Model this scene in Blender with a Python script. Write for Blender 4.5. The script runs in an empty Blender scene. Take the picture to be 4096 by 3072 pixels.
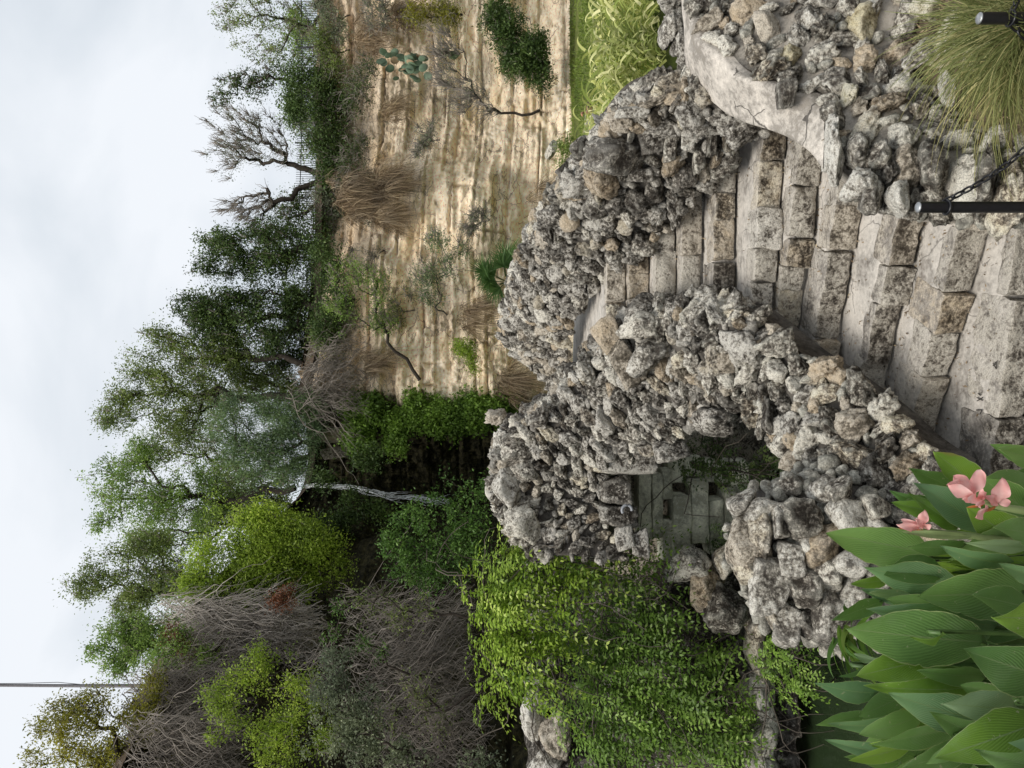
import bpy, math, random
import numpy as np
from mathutils import Vector, Matrix, Quaternion

scene = bpy.context.scene
C = scene.collection
EYE = 2.8          # eye level above the lowest landing, metres
F = 2960.0         # focal length in pixels of the 4096 px photograph

# ------------------------------------------------------------------ camera
cam_data = bpy.data.cameras.new("camera")
cam_data.sensor_width = 36.0
cam_data.lens = F / 4096.0 * 36.0
cam_data.clip_start = 0.05
cam_data.clip_end = 2000.0
cam = bpy.data.objects.new("camera", cam_data)
C.objects.link(cam)
# the photograph was taken with the phone on its side: world up points to the left of the frame
R = Matrix(((0, 1, 0), (0, 0, -1), (-1, 0, 0)))
cam.matrix_world = Matrix.Translation((0, 0, EYE)) @ R.to_4x4()
scene.camera = cam

# ------------------------------------------------------------------ world
SUN_EL, SUN_AZ = math.radians(58), math.radians(215)   # azimuth clockwise from +Y
world = bpy.data.worlds.new("World")
scene.world = world
world.use_nodes = True
wn = world.node_tree
wn.nodes.clear()
def _w(t, **kw):
    n = wn.nodes.new(t)
    for k, v in kw.items():
        setattr(n, k, v)
    return n
sky = _w('ShaderNodeTexSky', sky_type='NISHITA')
sky.sun_disc = False
sky.sun_elevation = SUN_EL
sky.sun_rotation = SUN_AZ
sky.air_density = 1.0
sky.dust_density = 1.5
tc = _w('ShaderNodeTexCoord')
mp = _w('ShaderNodeMapping'); mp.inputs['Scale'].default_value = (1.0, 1.0, 1.9)
mp.inputs['Location'].default_value = (3.1, 0.4, 7.3)
nz = _w('ShaderNodeTexNoise'); nz.inputs['Scale'].default_value = 2.3; nz.inputs['Detail'].default_value = 7; nz.inputs['Roughness'].default_value = .47
nz.inputs['Distortion'].default_value = .35
cr = _w('ShaderNodeValToRGB')
cr.color_ramp.elements[0].position = .38; cr.color_ramp.elements[0].color = (5.3, 5.8, 6.35, 1)
cr.color_ramp.elements[1].position = .60; cr.color_ramp.elements[1].color = (7.6, 7.9, 8.3, 1)
e = cr.color_ramp.elements.new(.47); e.color = (6.3, 6.75, 7.25, 1)
mx = _w('ShaderNodeMix', data_type='RGBA'); mx.inputs[0].default_value = .96
bgd = _w('ShaderNodeBackground'); bgd.inputs[1].default_value = .051
wo = _w('ShaderNodeOutputWorld')
L = wn.links.new
L(tc.outputs['Generated'], mp.inputs[0]); L(mp.outputs[0], nz.inputs[0]); L(nz.outputs[0], cr.inputs[0])
L(sky.outputs[0], mx.inputs[6]); L(cr.outputs[0], mx.inputs[7]); L(mx.outputs[2], bgd.inputs[0]); L(bgd.outputs[0], wo.inputs[0])

# ------------------------------------------------------------------ sun (overcast, broad and soft)
sd = bpy.data.lights.new("sun", 'SUN')
sd.energy = 1.3
sd.angle = math.radians(28)
sd.color = (1.0, .95, .87)
sun = bpy.data.objects.new("sun", sd)
C.objects.link(sun)
sdir = Vector((math.sin(SUN_AZ) * math.cos(SUN_EL), math.cos(SUN_AZ) * math.cos(SUN_EL), math.sin(SUN_EL)))
sun.rotation_euler = sdir.to_track_quat('Z', 'Y').to_euler()
sun.location = (0, 0, 40)

scene.view_settings.view_transform = 'Standard'
scene.view_settings.look = 'None'
scene.view_settings.exposure = 1.25
scene.view_settings.gamma = 1.0
scene.view_settings.use_curve_mapping = False
scene.render.engine = 'CYCLES'
scene.cycles.max_bounces = 6
scene.cycles.diffuse_bounces = 3
scene.cycles.glossy_bounces = 2
scene.cycles.transmission_bounces = 3
scene.cycles.transparent_max_bounces = 6
scene.cycles.use_denoising = True

# ------------------------------------------------------------------ helpers
def P(px, py, Y):
    """photo pixel (4096 x 3072) and distance -> point"""
    return np.array([(1536 - py) / F * Y, Y, EYE + (2048 - px) / F * Y])

def _hash(ix, iy, iz, seed):
    h = (ix.astype(np.int64) * 374761393 + iy.astype(np.int64) * 668265263 + iz.astype(np.int64) * 2147483647 + seed * 974634777) & 0xffffffff
    h = ((h ^ (h >> 13)) * 1274126177) & 0xffffffff
    h = ((h ^ (h >> 16)) * 2246822519) & 0xffffffff
    return ((h ^ (h >> 15)) & 0xffffff) / float(0xffffff)

def vnoise(p, seed=0):
    p = np.asarray(p, dtype=float)
    i = np.floor(p); f = p - i; f = f * f * (3 - 2 * f)
    x, y, z = i[..., 0], i[..., 1], i[..., 2]
    r = 0
    for dx in (0, 1):
        for dy in (0, 1):
            for dz in (0, 1):
                w = (f[..., 0] if dx else 1 - f[..., 0]) * (f[..., 1] if dy else 1 - f[..., 1]) * (f[..., 2] if dz else 1 - f[..., 2])
                r = r + w * _hash(x + dx, y + dy, z + dz, seed)
    return r * 2 - 1

def fbm(p, octv=4, seed=0, gain=.5):
    a, s, r = 1.0, 1.0, 0
    p = np.asarray(p, dtype=float)
    for k in range(octv):
        r = r + a * vnoise(p * s + k * 17.3, seed + k)
        a *= gain; s *= 2.03
    return r

def mesh_from(name, V, faces, mat=None, smooth=True, attr=None, uv=None):
    """faces: list of int arrays (n,3) or (n,4)"""
    V = np.asarray(V, dtype=np.float32)
    if isinstance(faces, np.ndarray):
        faces = [faces]
    faces = [np.asarray(f, dtype=np.int32) for f in faces if len(f)]
    me = bpy.data.meshes.new(name)
    me.vertices.add(len(V)); me.vertices.foreach_set('co', V.ravel())
    loops = np.concatenate([f.ravel() for f in faces])
    tot = np.concatenate([np.full(len(f), f.shape[1], dtype=np.int32) for f in faces])
    start = np.concatenate([[0], np.cumsum(tot)[:-1]]).astype(np.int32)
    me.loops.add(len(loops)); me.loops.foreach_set('vertex_index', loops)
    me.polygons.add(len(tot)); me.polygons.foreach_set('loop_start', start); me.polygons.foreach_set('loop_total', tot)
    if smooth:
        me.polygons.foreach_set('use_smooth', np.ones(len(tot), dtype=bool))
    if attr is not None:
        a = me.attributes.new('rnd', 'FLOAT', 'POINT'); a.data.foreach_set('value', np.asarray(attr, dtype=np.float32))
    if uv is not None:
        l = me.uv_layers.new(name='uv'); l.data.foreach_set('uv', np.asarray(uv, dtype=np.float32)[loops].ravel())
    me.update(calc_edges=True)
    if mat:
        me.materials.append(mat)
    return me

def link(name, me, parent=None):
    mt_ = None
    if isinstance(me, tuple): me, mt_ = me
    o = bpy.data.objects.new(name, me)
    C.objects.link(o)
    if mt_ is not None:
        o.material_slots[0].link = 'OBJECT'; o.material_slots[0].material = mt_
    if parent is not None:
        o.parent = parent
        o.matrix_parent_inverse = parent.matrix_world.inverted()
    return o

def add(name, V, faces, mat, parent=None, smooth=True, attr=None, uv=None):
    return link(name, mesh_from(name, V, faces, mat, smooth, attr, uv), parent)

def tag(o, label=None, cat=None, group=None, kind=None):
    if label: o['label'] = label
    if cat: o['category'] = cat
    if group: o['group'] = group
    if kind: o['kind'] = kind
    return o

def thing(name, label, cat, loc=(0, 0, 0), group=None):
    o = bpy.data.objects.new(name, None)
    o.empty_display_size = .1
    C.objects.link(o)
    o.matrix_world = Matrix.Translation([float(a) for a in loc])
    return tag(o, label, cat, group)

def place(o, loc, rot=None, scale=(1, 1, 1), parent=None):
    m = Matrix.Translation([float(a) for a in loc])
    if rot is not None:
        m = m @ rot.to_4x4()
    m = m @ Matrix.Diagonal((*[float(s) for s in scale], 1))
    if parent is not None:
        o.parent = parent
        o.matrix_parent_inverse = Matrix.Identity(4)
        o.matrix_basis = parent.matrix_world.inverted() @ m
    else:
        o.matrix_basis = m
    return o

def grid_faces(nu, nv, off=0, closed=False):
    i = np.arange(nu - (0 if closed else 1))[:, None]; j = np.arange(nv - 1)[None, :]
    i2 = (i + 1) % nu
    a = i * nv + j; b = i2 * nv + j
    return np.stack([a, b, b + 1, a + 1], -1).reshape(-1, 4) + off

def norm(v):
    v = np.asarray(v, dtype=float)
    return v / (np.linalg.norm(v, axis=-1, keepdims=True) + 1e-12)

def tubes(segs, sides=4):
    """segs: list of (points (n,3), radii (n,)) -> V, F"""
    Vs, Fs, off = [], [], 0
    ang = np.arange(sides) / sides * 2 * math.pi
    ca, sa = np.cos(ang), np.sin(ang)
    for pts, rad in segs:
        pts = np.asarray(pts, dtype=float); n = len(pts)
        rad = np.broadcast_to(np.asarray(rad, dtype=float), (n,))
        t = norm(np.gradient(pts, axis=0))
        ref = np.array([0, 0, 1.0]) if abs(t[0][2]) < .8 else np.array([1.0, 0, 0])
        a = norm(np.cross(t, ref)); b = np.cross(t, a)
        ring = pts[:, None] + rad[:, None, None] * (a[:, None] * ca[None, :, None] + b[:, None] * sa[None, :, None])
        Vs.append(ring.reshape(-1, 3))
        i = np.arange(n - 1)[:, None]; j = np.arange(sides)[None, :]; j2 = (j + 1) % sides
        Fs.append(np.stack([i * sides + j, i * sides + j2, (i + 1) * sides + j2, (i + 1) * sides + j], -1).reshape(-1, 4) + off)
        off += n * sides
    return np.concatenate(Vs), np.concatenate(Fs)

def tube_obj(name, segs, mat, parent=None, sides=5):
    V, Fc = tubes(segs, sides)
    return add(name, V, Fc, mat, parent)

def leaves(rng, cen, size, aspect=2.2, up=0.0, droop=None, fold=.25, attrbase=None):
    """diamond-shaped folded leaves at cen -> V, F, attr"""
    n = len(cen)
    d = rng.normal(size=(n, 3))
    if droop is not None:
        d = d + np.asarray(droop)
    d = norm(d)
    nn = rng.normal(size=(n, 3)); nn[:, 2] += up
    side = norm(np.cross(d, norm(nn)))
    nrm = np.cross(side, d)
    s = (size * rng.uniform(.6, 1.35, n))[:, None]
    w = s / aspect * .5
    b = cen; t = cen + d * s
    m = cen + d * s * .45
    l = m + side * w + nrm * w * fold; r = m - side * w + nrm * w * fold
    V = np.stack([b, r, t, l], 1).reshape(-1, 3)
    Fc = np.arange(n * 4).reshape(-1, 4)
    a = rng.random(n) if attrbase is None else np.clip(attrbase + rng.normal(size=n) * .12, 0, 1)
    return V, Fc, np.repeat(a, 4)

# ------------------------------------------------------------------ materials
def new_mat(name):
    m = bpy.data.materials.new(name); m.use_nodes = True
    nt = m.node_tree
    b = nt.nodes['Principled BSDF']
    b.inputs['Specular IOR Level'].default_value = .25
    return m, nt, b

def N(nt, t, ins=None, **kw):
    n = nt.nodes.new(t)
    for k, v in kw.items():
        setattr(n, k, v)
    for k, v in (ins or {}).items():
        n.inputs[k].default_value = v
    return n

def ramp(nt, fac, stops):
    n = nt.nodes.new('ShaderNodeValToRGB')
    el = n.color_ramp.elements
    el[0].position, el[0].color = stops[0][0], (*stops[0][1], 1)
    el[1].position, el[1].color = stops[-1][0], (*stops[-1][1], 1)
    for p_, c_ in stops[1:-1]:
        e_ = el.new(p_); e_.color = (*c_, 1)
    nt.links.new(fac, n.inputs[0])
    return n.outputs[0]

def mix(nt, fac, a, b, mode='MIX'):
    n = nt.nodes.new('ShaderNodeMix'); n.data_type = 'RGBA'; n.blend_type = mode
    for s, v in ((0, fac), (6, a), (7, b)):
        if isinstance(v, (int, float)): n.inputs[s].default_value = v
        elif isinstance(v, tuple): n.inputs[s].default_value = (*v, 1)
        else: nt.links.new(v, n.inputs[s])
    return n.outputs[2]

def noise(nt, vec, scale, detail=6, rough=.6, dist=0):
    n = N(nt, 'ShaderNodeTexNoise', {'Scale': scale, 'Detail': detail, 'Roughness': rough, 'Distortion': dist})
    nt.links.new(vec, n.inputs['Vector'])
    return n.outputs[0]

def math_(nt, op, a, b=0.0, clamp=False):
    n = nt.nodes.new('ShaderNodeMath'); n.operation = op; n.use_clamp = clamp
    for s, v in ((0, a), (1, b)):
        if isinstance(v, (int, float)): n.inputs[s].default_value = v
        else: nt.links.new(v, n.inputs[s])
    return n.outputs[0]

def bump(nt, bsdf, h, strength, dist):
    n = N(nt, 'ShaderNodeBump', {'Strength': strength, 'Distance': dist})
    nt.links.new(h, n.inputs['Height']); nt.links.new(n.outputs[0], bsdf.inputs['Normal'])

def pos(nt, scale=None):
    g = nt.nodes.new('ShaderNodeNewGeometry').outputs['Position']
    if scale is None: return g
    m = nt.nodes.new('ShaderNodeMapping'); m.inputs['Scale'].default_value = scale
    nt.links.new(g, m.inputs[0]); return m.outputs[0]

def rock_mat(name, dark=(.04, .033, .026), mid=(.275, .245, .205), light=(.72, .68, .59), tint=(.40, .33, .23), tintp=.16, sc=1.0, darkp=.5, bs=.9, pits=True):
    m, nt, b = new_mat(name)
    p = pos(nt)
    rnd = nt.nodes.new('ShaderNodeObjectInfo').outputs['Random']
    n1 = noise(nt, p, 9 * sc, 8, .68, .3)
    n2 = noise(nt, p, 42 * sc, 6, .7)
    n3 = noise(nt, p, 150 * sc, 4, .7)
    v = math_(nt, 'ADD', math_(nt, 'MULTIPLY', n1, .5), math_(nt, 'MULTIPLY', n2, .5))
    v = math_(nt, 'ADD', v, math_(nt, 'MULTIPLY', math_(nt, 'SUBTRACT', rnd, .5), .13))
    col = ramp(nt, v, [(darkp - .085, dark), (darkp - .035, tuple(.4 * (a + c) for a, c in zip(dark, mid))), (darkp + .0, mid), (darkp + .055, light)])
    # ochre or warm stones
    r2 = math_(nt, 'FRACT', math_(nt, 'MULTIPLY', rnd, 7.31))
    tf = math_(nt, 'MULTIPLY', math_(nt, 'GREATER_THAN', r2, 1 - tintp), math_(nt, 'MULTIPLY', noise(nt, p, 16 * sc, 3, .5), 1.1), True)
    col = mix(nt, tf, col, mix(nt, .75, col, tint, 'OVERLAY'))
    pt_ = nt.nodes.new('ShaderNodeNewGeometry').outputs['Pointiness']
    ridge = math_(nt, 'MULTIPLY', math_(nt, 'SUBTRACT', pt_, .515), 9.0, True)
    ridge = math_(nt, 'MULTIPLY', ridge, math_(nt, 'ADD', math_(nt, 'MULTIPLY', n2, 1.1), .15), True)
    col = mix(nt, math_(nt, 'MULTIPLY', ridge, .75), col, tuple(min(.8, x * 1.15) for x in light))
    # fine speckle of lichen, light and black
    sp = ramp(nt, n3, [(.40, (.45, .45, .45)), (.52, (1, 1, 1)), (.72, (1.25, 1.25, 1.22))])
    col = mix(nt, .75, col, mix(nt, 1.0, col, sp, 'MULTIPLY'))
    nt.links.new(col, b.inputs['Base Color'])
    b.inputs['Roughness'].default_value = .92
    h = math_(nt, 'ADD', math_(nt, 'MULTIPLY', n1, .7), math_(nt, 'MULTIPLY', n2, .6))
    h = math_(nt, 'ADD', h, math_(nt, 'MULTIPLY', n3, .12))
    if pits:
        vo = N(nt, 'ShaderNodeTexVoronoi', {'Scale': 34 * sc}); nt.links.new(p, vo.inputs['Vector'])
        h = math_(nt, 'ADD', h, math_(nt, 'MULTIPLY', math_(nt, 'SMOOTH_MIN', vo.outputs['Distance'], .5), .45))
    bump(nt, b, h, bs, .035 / sc)
    return m

def leaf_mat(name, c1, c2, c3=None, rough=.5, trans=.35, spec=.3):
    m, nt, b = new_mat(name)
    a = N(nt, 'ShaderNodeAttribute', attribute_name='rnd')
    stops = [(0, c1), (1, c2)] if c3 is None else [(0, c1), (.6, c2), (1, c3)]
    col = ramp(nt, a.outputs['Fac'], stops)
    n = noise(nt, pos(nt), .9, 3, .5)
    col = mix(nt, 1.0, col, ramp(nt, n, [(.3, (.7, .72, .75)), (.7, (1.25, 1.2, 1.1))]), 'MULTIPLY')
    nt.links.new(col, b.inputs['Base Color'])
    b.inputs['Roughness'].default_value = rough
    b.inputs['Specular IOR Level'].default_value = spec
    tr = nt.nodes.new('ShaderNodeBsdfTranslucent'); nt.links.new(col, tr.inputs[0])
    ms = nt.nodes.new('ShaderNodeMixShader'); ms.inputs[0].default_value = trans
    out = nt.nodes['Material Output']
    nt.links.new(b.outputs[0], ms.inputs[1]); nt.links.new(tr.outputs[0], ms.inputs[2]); nt.links.new(ms.outputs[0], out.inputs[0])
    return m

def plain_mat(name, c, rough=.6, spec=.3, metal=0, var=.25, sc=12, bs=0.0):
    m, nt, b = new_mat(name)
    n = noise(nt, pos(nt), sc, 5, .6)
    col = mix(nt, 1.0, c, ramp(nt, n, [(.3, (1 - var,) * 3), (.7, (1 + var,) * 3)]), 'MULTIPLY')
    nt.links.new(col, b.inputs['Base Color'])
    b.inputs['Roughness'].default_value = rough; b.inputs['Specular IOR Level'].default_value = spec; b.inputs['Metallic'].default_value = metal
    if bs: bump(nt, b, n, bs, .01)
    return m

def concrete_mat(name, c=(.46, .43, .39), dark=(.16, .145, .125), cracks=True, sc=1.0):
    m, nt, b = new_mat(name)
    p = pos(nt)
    n1 = noise(nt, p, 3.2 * sc, 7, .65, .4); n2 = noise(nt, p, 30 * sc, 6, .7); n3 = noise(nt, p, 200, 3, .6)
    v = math_(nt, 'ADD', math_(nt, 'MULTIPLY', n1, .6), math_(nt, 'MULTIPLY', n2, .4))
    col = ramp(nt, v, [(.38, dark), (.455, tuple(.62 * x for x in c)), (.51, c), (.60, tuple(min(1, 1.38 * x) for x in c))])
    sp = ramp(nt, n3, [(.33, (.62, .6, .58)), (.48, (1, 1, 1)), (.75, (1.1, 1.1, 1.1))])
    col = mix(nt, .8, col, mix(nt, 1, col, sp, 'MULTIPLY'))
    h = math_(nt, 'ADD', math_(nt, 'MULTIPLY', n2, .5), math_(nt, 'MULTIPLY', n3, .12))
    if cracks:
        wv = nt.nodes.new('ShaderNodeVectorMath'); wv.operation = 'ADD'
        nn = N(nt, 'ShaderNodeTexNoise', {'Scale': 6.0, 'Detail': 4}); nt.links.new(p, nn.inputs['Vector'])
        sc_ = nt.nodes.new('ShaderNodeVectorMath'); sc_.operation = 'SCALE'; sc_.inputs['Scale'].default_value = .16
        nt.links.new(nn.outputs['Color'], sc_.inputs[0]); nt.links.new(p, wv.inputs[0]); nt.links.new(sc_.outputs[0], wv.inputs[1])
        vo = N(nt, 'ShaderNodeTexVoronoi', {'Scale': 2.3}); vo.feature = 'DISTANCE_TO_EDGE'
        nt.links.new(wv.outputs[0], vo.inputs['Vector'])
        cm = math_(nt, 'GREATER_THAN', noise(nt, p, 1.7, 2, .5), .47)
        ln = math_(nt, 'MULTIPLY', math_(nt, 'LESS_THAN', vo.outputs['Distance'], .009), cm)
        col = mix(nt, math_(nt, 'MULTIPLY', ln, .8), col, (.05, .045, .04))
        h = math_(nt, 'SUBTRACT', h, math_(nt, 'MULTIPLY', ln, .5))
    nt.links.new(col, b.inputs['Base Color']); b.inputs['Roughness'].default_value = .9
    bump(nt, b, h, .6, .012)
    return m

M = {}
M['rock'] = rock_mat('grey_limestone')
M['rock_dark'] = rock_mat('weathered_and_shaded_limestone', dark=(.028, .023, .018), mid=(.185, .165, .14), light=(.58, .55, .49), tintp=.12, tint=(.3, .25, .18))  # dark stone; on the far parapet its colour also carries the shade
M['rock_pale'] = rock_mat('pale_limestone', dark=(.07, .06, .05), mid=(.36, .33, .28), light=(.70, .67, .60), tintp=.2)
M['rock_tan'] = rock_mat('tan_limestone', dark=(.09, .075, .055), mid=(.35, .30, .235), light=(.58, .52, .43), tintp=.5, tint=(.42, .34, .23), darkp=.47)
M['rock_yellow'] = rock_mat('yellow_limestone', dark=(.16, .14, .08), mid=(.45, .41, .27), light=(.66, .62, .50), tintp=.3, darkp=.45)
M['rock_step'] = rock_mat('step_stone', dark=(.04, .032, .025), mid=(.27, .24, .20), light=(.54, .50, .43), tintp=.25, tint=(.40, .33, .23), sc=1.1, darkp=.48)
M['mortar'] = concrete_mat('mortar', (.10, .09, .078), (.03, .026, .022), cracks=False)
def pale_tops(m, c=(.62, .575, .52), f=.55):  # mixes upward faces towards a paler, patchy colour
    nt = m.node_tree; b = nt.nodes['Principled BSDF']
    src = b.inputs['Base Color'].links[0].from_socket
    g = nt.nodes.new('ShaderNodeNewGeometry'); sx = nt.nodes.new('ShaderNodeSeparateXYZ'); nt.links.new(g.outputs['Normal'], sx.inputs[0])
    k = math_(nt, 'MULTIPLY', math_(nt, 'SUBTRACT', sx.outputs[2], .62), 4.0, True)
    n = noise(nt, g.outputs['Position'], 6, 6, .7)
    k = math_(nt, 'MULTIPLY', k, math_(nt, 'MULTIPLY', math_(nt, 'SUBTRACT', n, .33), 3.2 * f, True))
    out_ = mix(nt, k, src, c)
    nt.links.new(out_, b.inputs['Base Color'])
M['mortar_pale'] = concrete_mat('pale_mortar', (.27, .245, .21), (.09, .08, .07), cracks=False)
M['concrete'] = concrete_mat('worn_concrete', (.43, .40, .36), (.12, .10, .085))
M['step_pale'] = rock_mat('pale_step_stone', dark=(.06, .05, .04), mid=(.34, .31, .265), light=(.66, .62, .55), tintp=.3, sc=1.1, darkp=.48)
M['step_tan'] = rock_mat('tan_step_stone', dark=(.08, .065, .05), mid=(.34, .295, .235), light=(.60, .54, .45), tintp=.4, sc=1.1, darkp=.48)
for q_ in ('rock_step', 'step_pale', 'step_tan', 'concrete'): pale_tops(M[q_])
M['coping'] = concrete_mat('coping_concrete', (.47, .43, .38), (.27, .24, .2))
M['log'] = concrete_mat('damp_pale_stone', (.60, .60, .48), (.34, .34, .25), cracks=False)
M['bark'] = plain_mat('dark_bark', (.045, .037, .03), .9, .1, sc=9, var=.5)
M['bark_grey'] = plain_mat('grey_bark', (.15, .135, .12), .9, .1, sc=9, var=.5)
M['twig'] = plain_mat('bare_grey_twigs', (.25, .22, .19), .9, .1, sc=1.5, var=.55)
M['twig_dark'] = plain_mat('bare_brown_twigs', (.10, .085, .07), .9, .1, sc=3, var=.5)
M['soil'] = plain_mat('dark_soil', (.10, .075, .055), .95, .1, sc=14, var=.6, bs=1.0)
M['black'] = plain_mat('black_painted_metal', (.009, .009, .011), .35, .5, sc=60, var=.3)
M['steel'] = plain_mat('bare_steel', (.35, .36, .37), .45, .5, .7, sc=60)
M['fence'] = plain_mat('dark_fence_metal', (.03, .033, .035), .6, .3)
M['pole'] = plain_mat('weathered_pole', (.2, .19, .2), .7, .2)
M['pvc'] = plain_mat('grey_pvc', (.26, .27, .29), .4, .4, var=.1)

# ------------------------------------------------------------------ rock meshes
def ico(sub):
    import bmesh
    bm = bmesh.new(); bmesh.ops.create_icosphere(bm, subdivisions=sub, radius=1.0)
    V = np.array([v.co[:] for v in bm.verts]); Fc = np.array([[v.index for v in f.verts] for f in bm.faces]); bm.free()
    return V, Fc
ICO4, ICOF4 = ico(4)
ICO3, ICOF3 = ico(3)
ICO2, ICOF2 = ico(2)

def rock_shape(rng, D, planes=11, soft=.016, rough=.11, box=0.0, seed=0, fine=.05):
    nrm_ = norm(rng.normal(size=(planes, 3)))
    d = rng.uniform(.62, 1.0, planes)
    if box > 0:
        ax = np.array([[1, 0, 0], [-1, 0, 0], [0, 1, 0], [0, -1, 0], [0, 0, 1], [0, 0, -1]], float)
        nrm_ = np.concatenate([norm(ax + rng.normal(size=(6, 3)) * .13), nrm_]); d = np.concatenate([np.full(6, .74), d * 1.15])
    dots = D @ nrm_.T
    r = np.where(dots > .05, d[None] / np.maximum(dots, .05), 9.0)
    k = soft
    rr = -k * np.log(np.sum(np.exp(-np.minimum(r, 3.0) / k), axis=1))
    rr = np.clip(rr, .3, 1.35)
    V = D * rr[:, None]
    off = rng.uniform(0, 50)
    rid = 1 - np.abs(fbm(V * 2.1 + off, 3, seed)) * 1.3
    rid2 = 1 - np.abs(fbm(V * 4.6 + off + 9, 3, seed + 2)) * 1.6
    V = V * (1 + rough * (rid[:, None] - .6) + .6 * rough * (rid2[:, None] - .5) + fine * fbm(V * 8 + off, 4, seed + 5)[:, None])
    return V

rs = np.random.default_rng(11)
ROCKS = [mesh_from('rock_%d' % i if 0 else 'stone', rock_shape(rs, ICO4, planes=7 + i % 6, soft=.012, rough=.12 + .06 * (i % 3), seed=i * 7, fine=.085), ICOF4) for i in range(18)]
SHARDS = [rock_shape(rs, ICO2, planes=9, soft=.01, rough=.15, seed=700 + i, fine=.1) for i in range(12)]
BLOCKY = [mesh_from('block', rock_shape(rs, ICO4, planes=5, box=1, rough=.06, seed=90 + i * 3), ICOF4) for i in range(8)]
ROUND = [mesh_from('boulder', rock_shape(rs, ICO4, planes=9, soft=.10, rough=.07, seed=400 + i * 5, fine=.03), ICOF4) for i in range(8)]
BOULDERS = [mesh_from('boulder', rock_shape(rs, ICO4, planes=10, soft=.05, rough=.13, seed=200 + i * 5, fine=.045), ICOF4) for i in range(10)]
for m_ in ROCKS + ROUND + BOULDERS + BLOCKY:
    m_.materials.append(None)
def with_mat(me, mat):
    return (me, mat)       # one shared mesh; the material sits on the object

def frame_rot(n, t, spin=0.0, tilt=(0, 0)):
    n = norm(n); t = norm(t - n * np.dot(t, n)); b = np.cross(n, t)
    m = Matrix(((t[0], b[0], n[0]), (t[1], b[1], n[1]), (t[2], b[2], n[2])))
    return m @ Matrix.Rotation(spin, 3, 'Z') @ Matrix.Rotation(tilt[0], 3, 'X') @ Matrix.Rotation(tilt[1], 3, 'Y')

def resample(pts, n):
    pts = np.asarray(pts, float)
    t = np.linspace(0, len(pts) - 1, n)
    i = np.minimum(t.astype(int), len(pts) - 2); f = (t - i)
    # Catmull-Rom
    p0 = pts[np.maximum(i - 1, 0)]; p1 = pts[i]; p2 = pts[i + 1]; p3 = pts[np.minimum(i + 2, len(pts) - 1)]
    f = f[:, None]
    return .5 * ((2 * p1) + (-p0 + p2) * f + (2 * p0 - 5 * p1 + 4 * p2 - p3) * f ** 2 + (-p0 + 3 * p1 - 3 * p2 + p3) * f ** 3)

def patch_grid(top, bot, nu, nv, bulge):
    T = resample(top, nu); B = resample(bot, nu)
    v = np.linspace(0, 1, nv)
    G = T[:, None] * (1 - v)[None, :, None] + B[:, None] * v[None, :, None]
    du = np.gradient(G, axis=0); dv = np.gradient(G, axis=1)
    nr = norm(np.cross(dv, du))
    mid = nr.mean(axis=(0, 1))
    cam_dir = np.array([0, 0, EYE]) - G.mean(axis=(0, 1))
    if np.dot(mid, cam_dir) < 0: nr = -nr
    G = G + nr * (bulge * np.sin(math.pi * v))[None, :, None]
    du = np.gradient(G, axis=0); dv = np.gradient(G, axis=1)
    nr2 = norm(np.cross(dv, du)); nr2 = nr2 * np.sign((nr2 * nr).sum(-1, keepdims=True))
    return G, nr2, norm(du)

def solid_from_grid(G, nr, thick, back_dir=None):
    nu, nv = G.shape[:2]
    A = G.reshape(-1, 3)
    bd = -nr if back_dir is None else np.broadcast_to(np.asarray(back_dir, float), G.shape)
    Bk = (G + bd * thick).reshape(-1, 3)
    V = np.concatenate([A, Bk])
    f1 = grid_faces(nu, nv); f2 = grid_faces(nu, nv, nu * nv)[:, ::-1]
    o = nu * nv
    ed = []
    for j in (0, nv - 1):
        i = np.arange(nu - 1); a = i * nv + j
        ed.append(np.stack([a, a + nv, a + nv + o, a + o], -1))
    for i_ in (0, nu - 1):
        j = np.arange(nv - 1); a = i_ * nv + j
        ed.append(np.stack([a, a + 1, a + 1 + o, a + o], -1))
    return V, np.concatenate([f1, f2] + ed)

def big_stone(parent, px, py, Y, wx, wy, depth=None, spin=0.0, mat='rock', kind='boulder', seed=0, name='stone', tilt=(0, 0), label=None):
    """stone seen as wx (along image x = vertical) by wy (along image y = horizontal) pixels at distance Y"""
    c = P(px, py, Y)
    h = wx / F * Y / 2 * 1.12; w = wy / F * Y / 2 * 1.12
    d = depth if depth else .5 * (h + w)
    lib = {'round': ROUND, 'boulder': BOULDERS, 'rock': ROCKS, 'block': BLOCKY}[kind]
    o = link(name, with_mat(lib[seed % len(lib)], M[mat]))
    view = norm(np.array([0, 0, EYE]) - c)
    rot = frame_rot(view * np.array([1, 1, .35]), np.array([1.0, 0, 0]), spin, tilt)
    place(o, c, rot, (w, h, d), parent)
    if label: o['label'] = label
    return o, (c, max(h, w) * .9)

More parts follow.
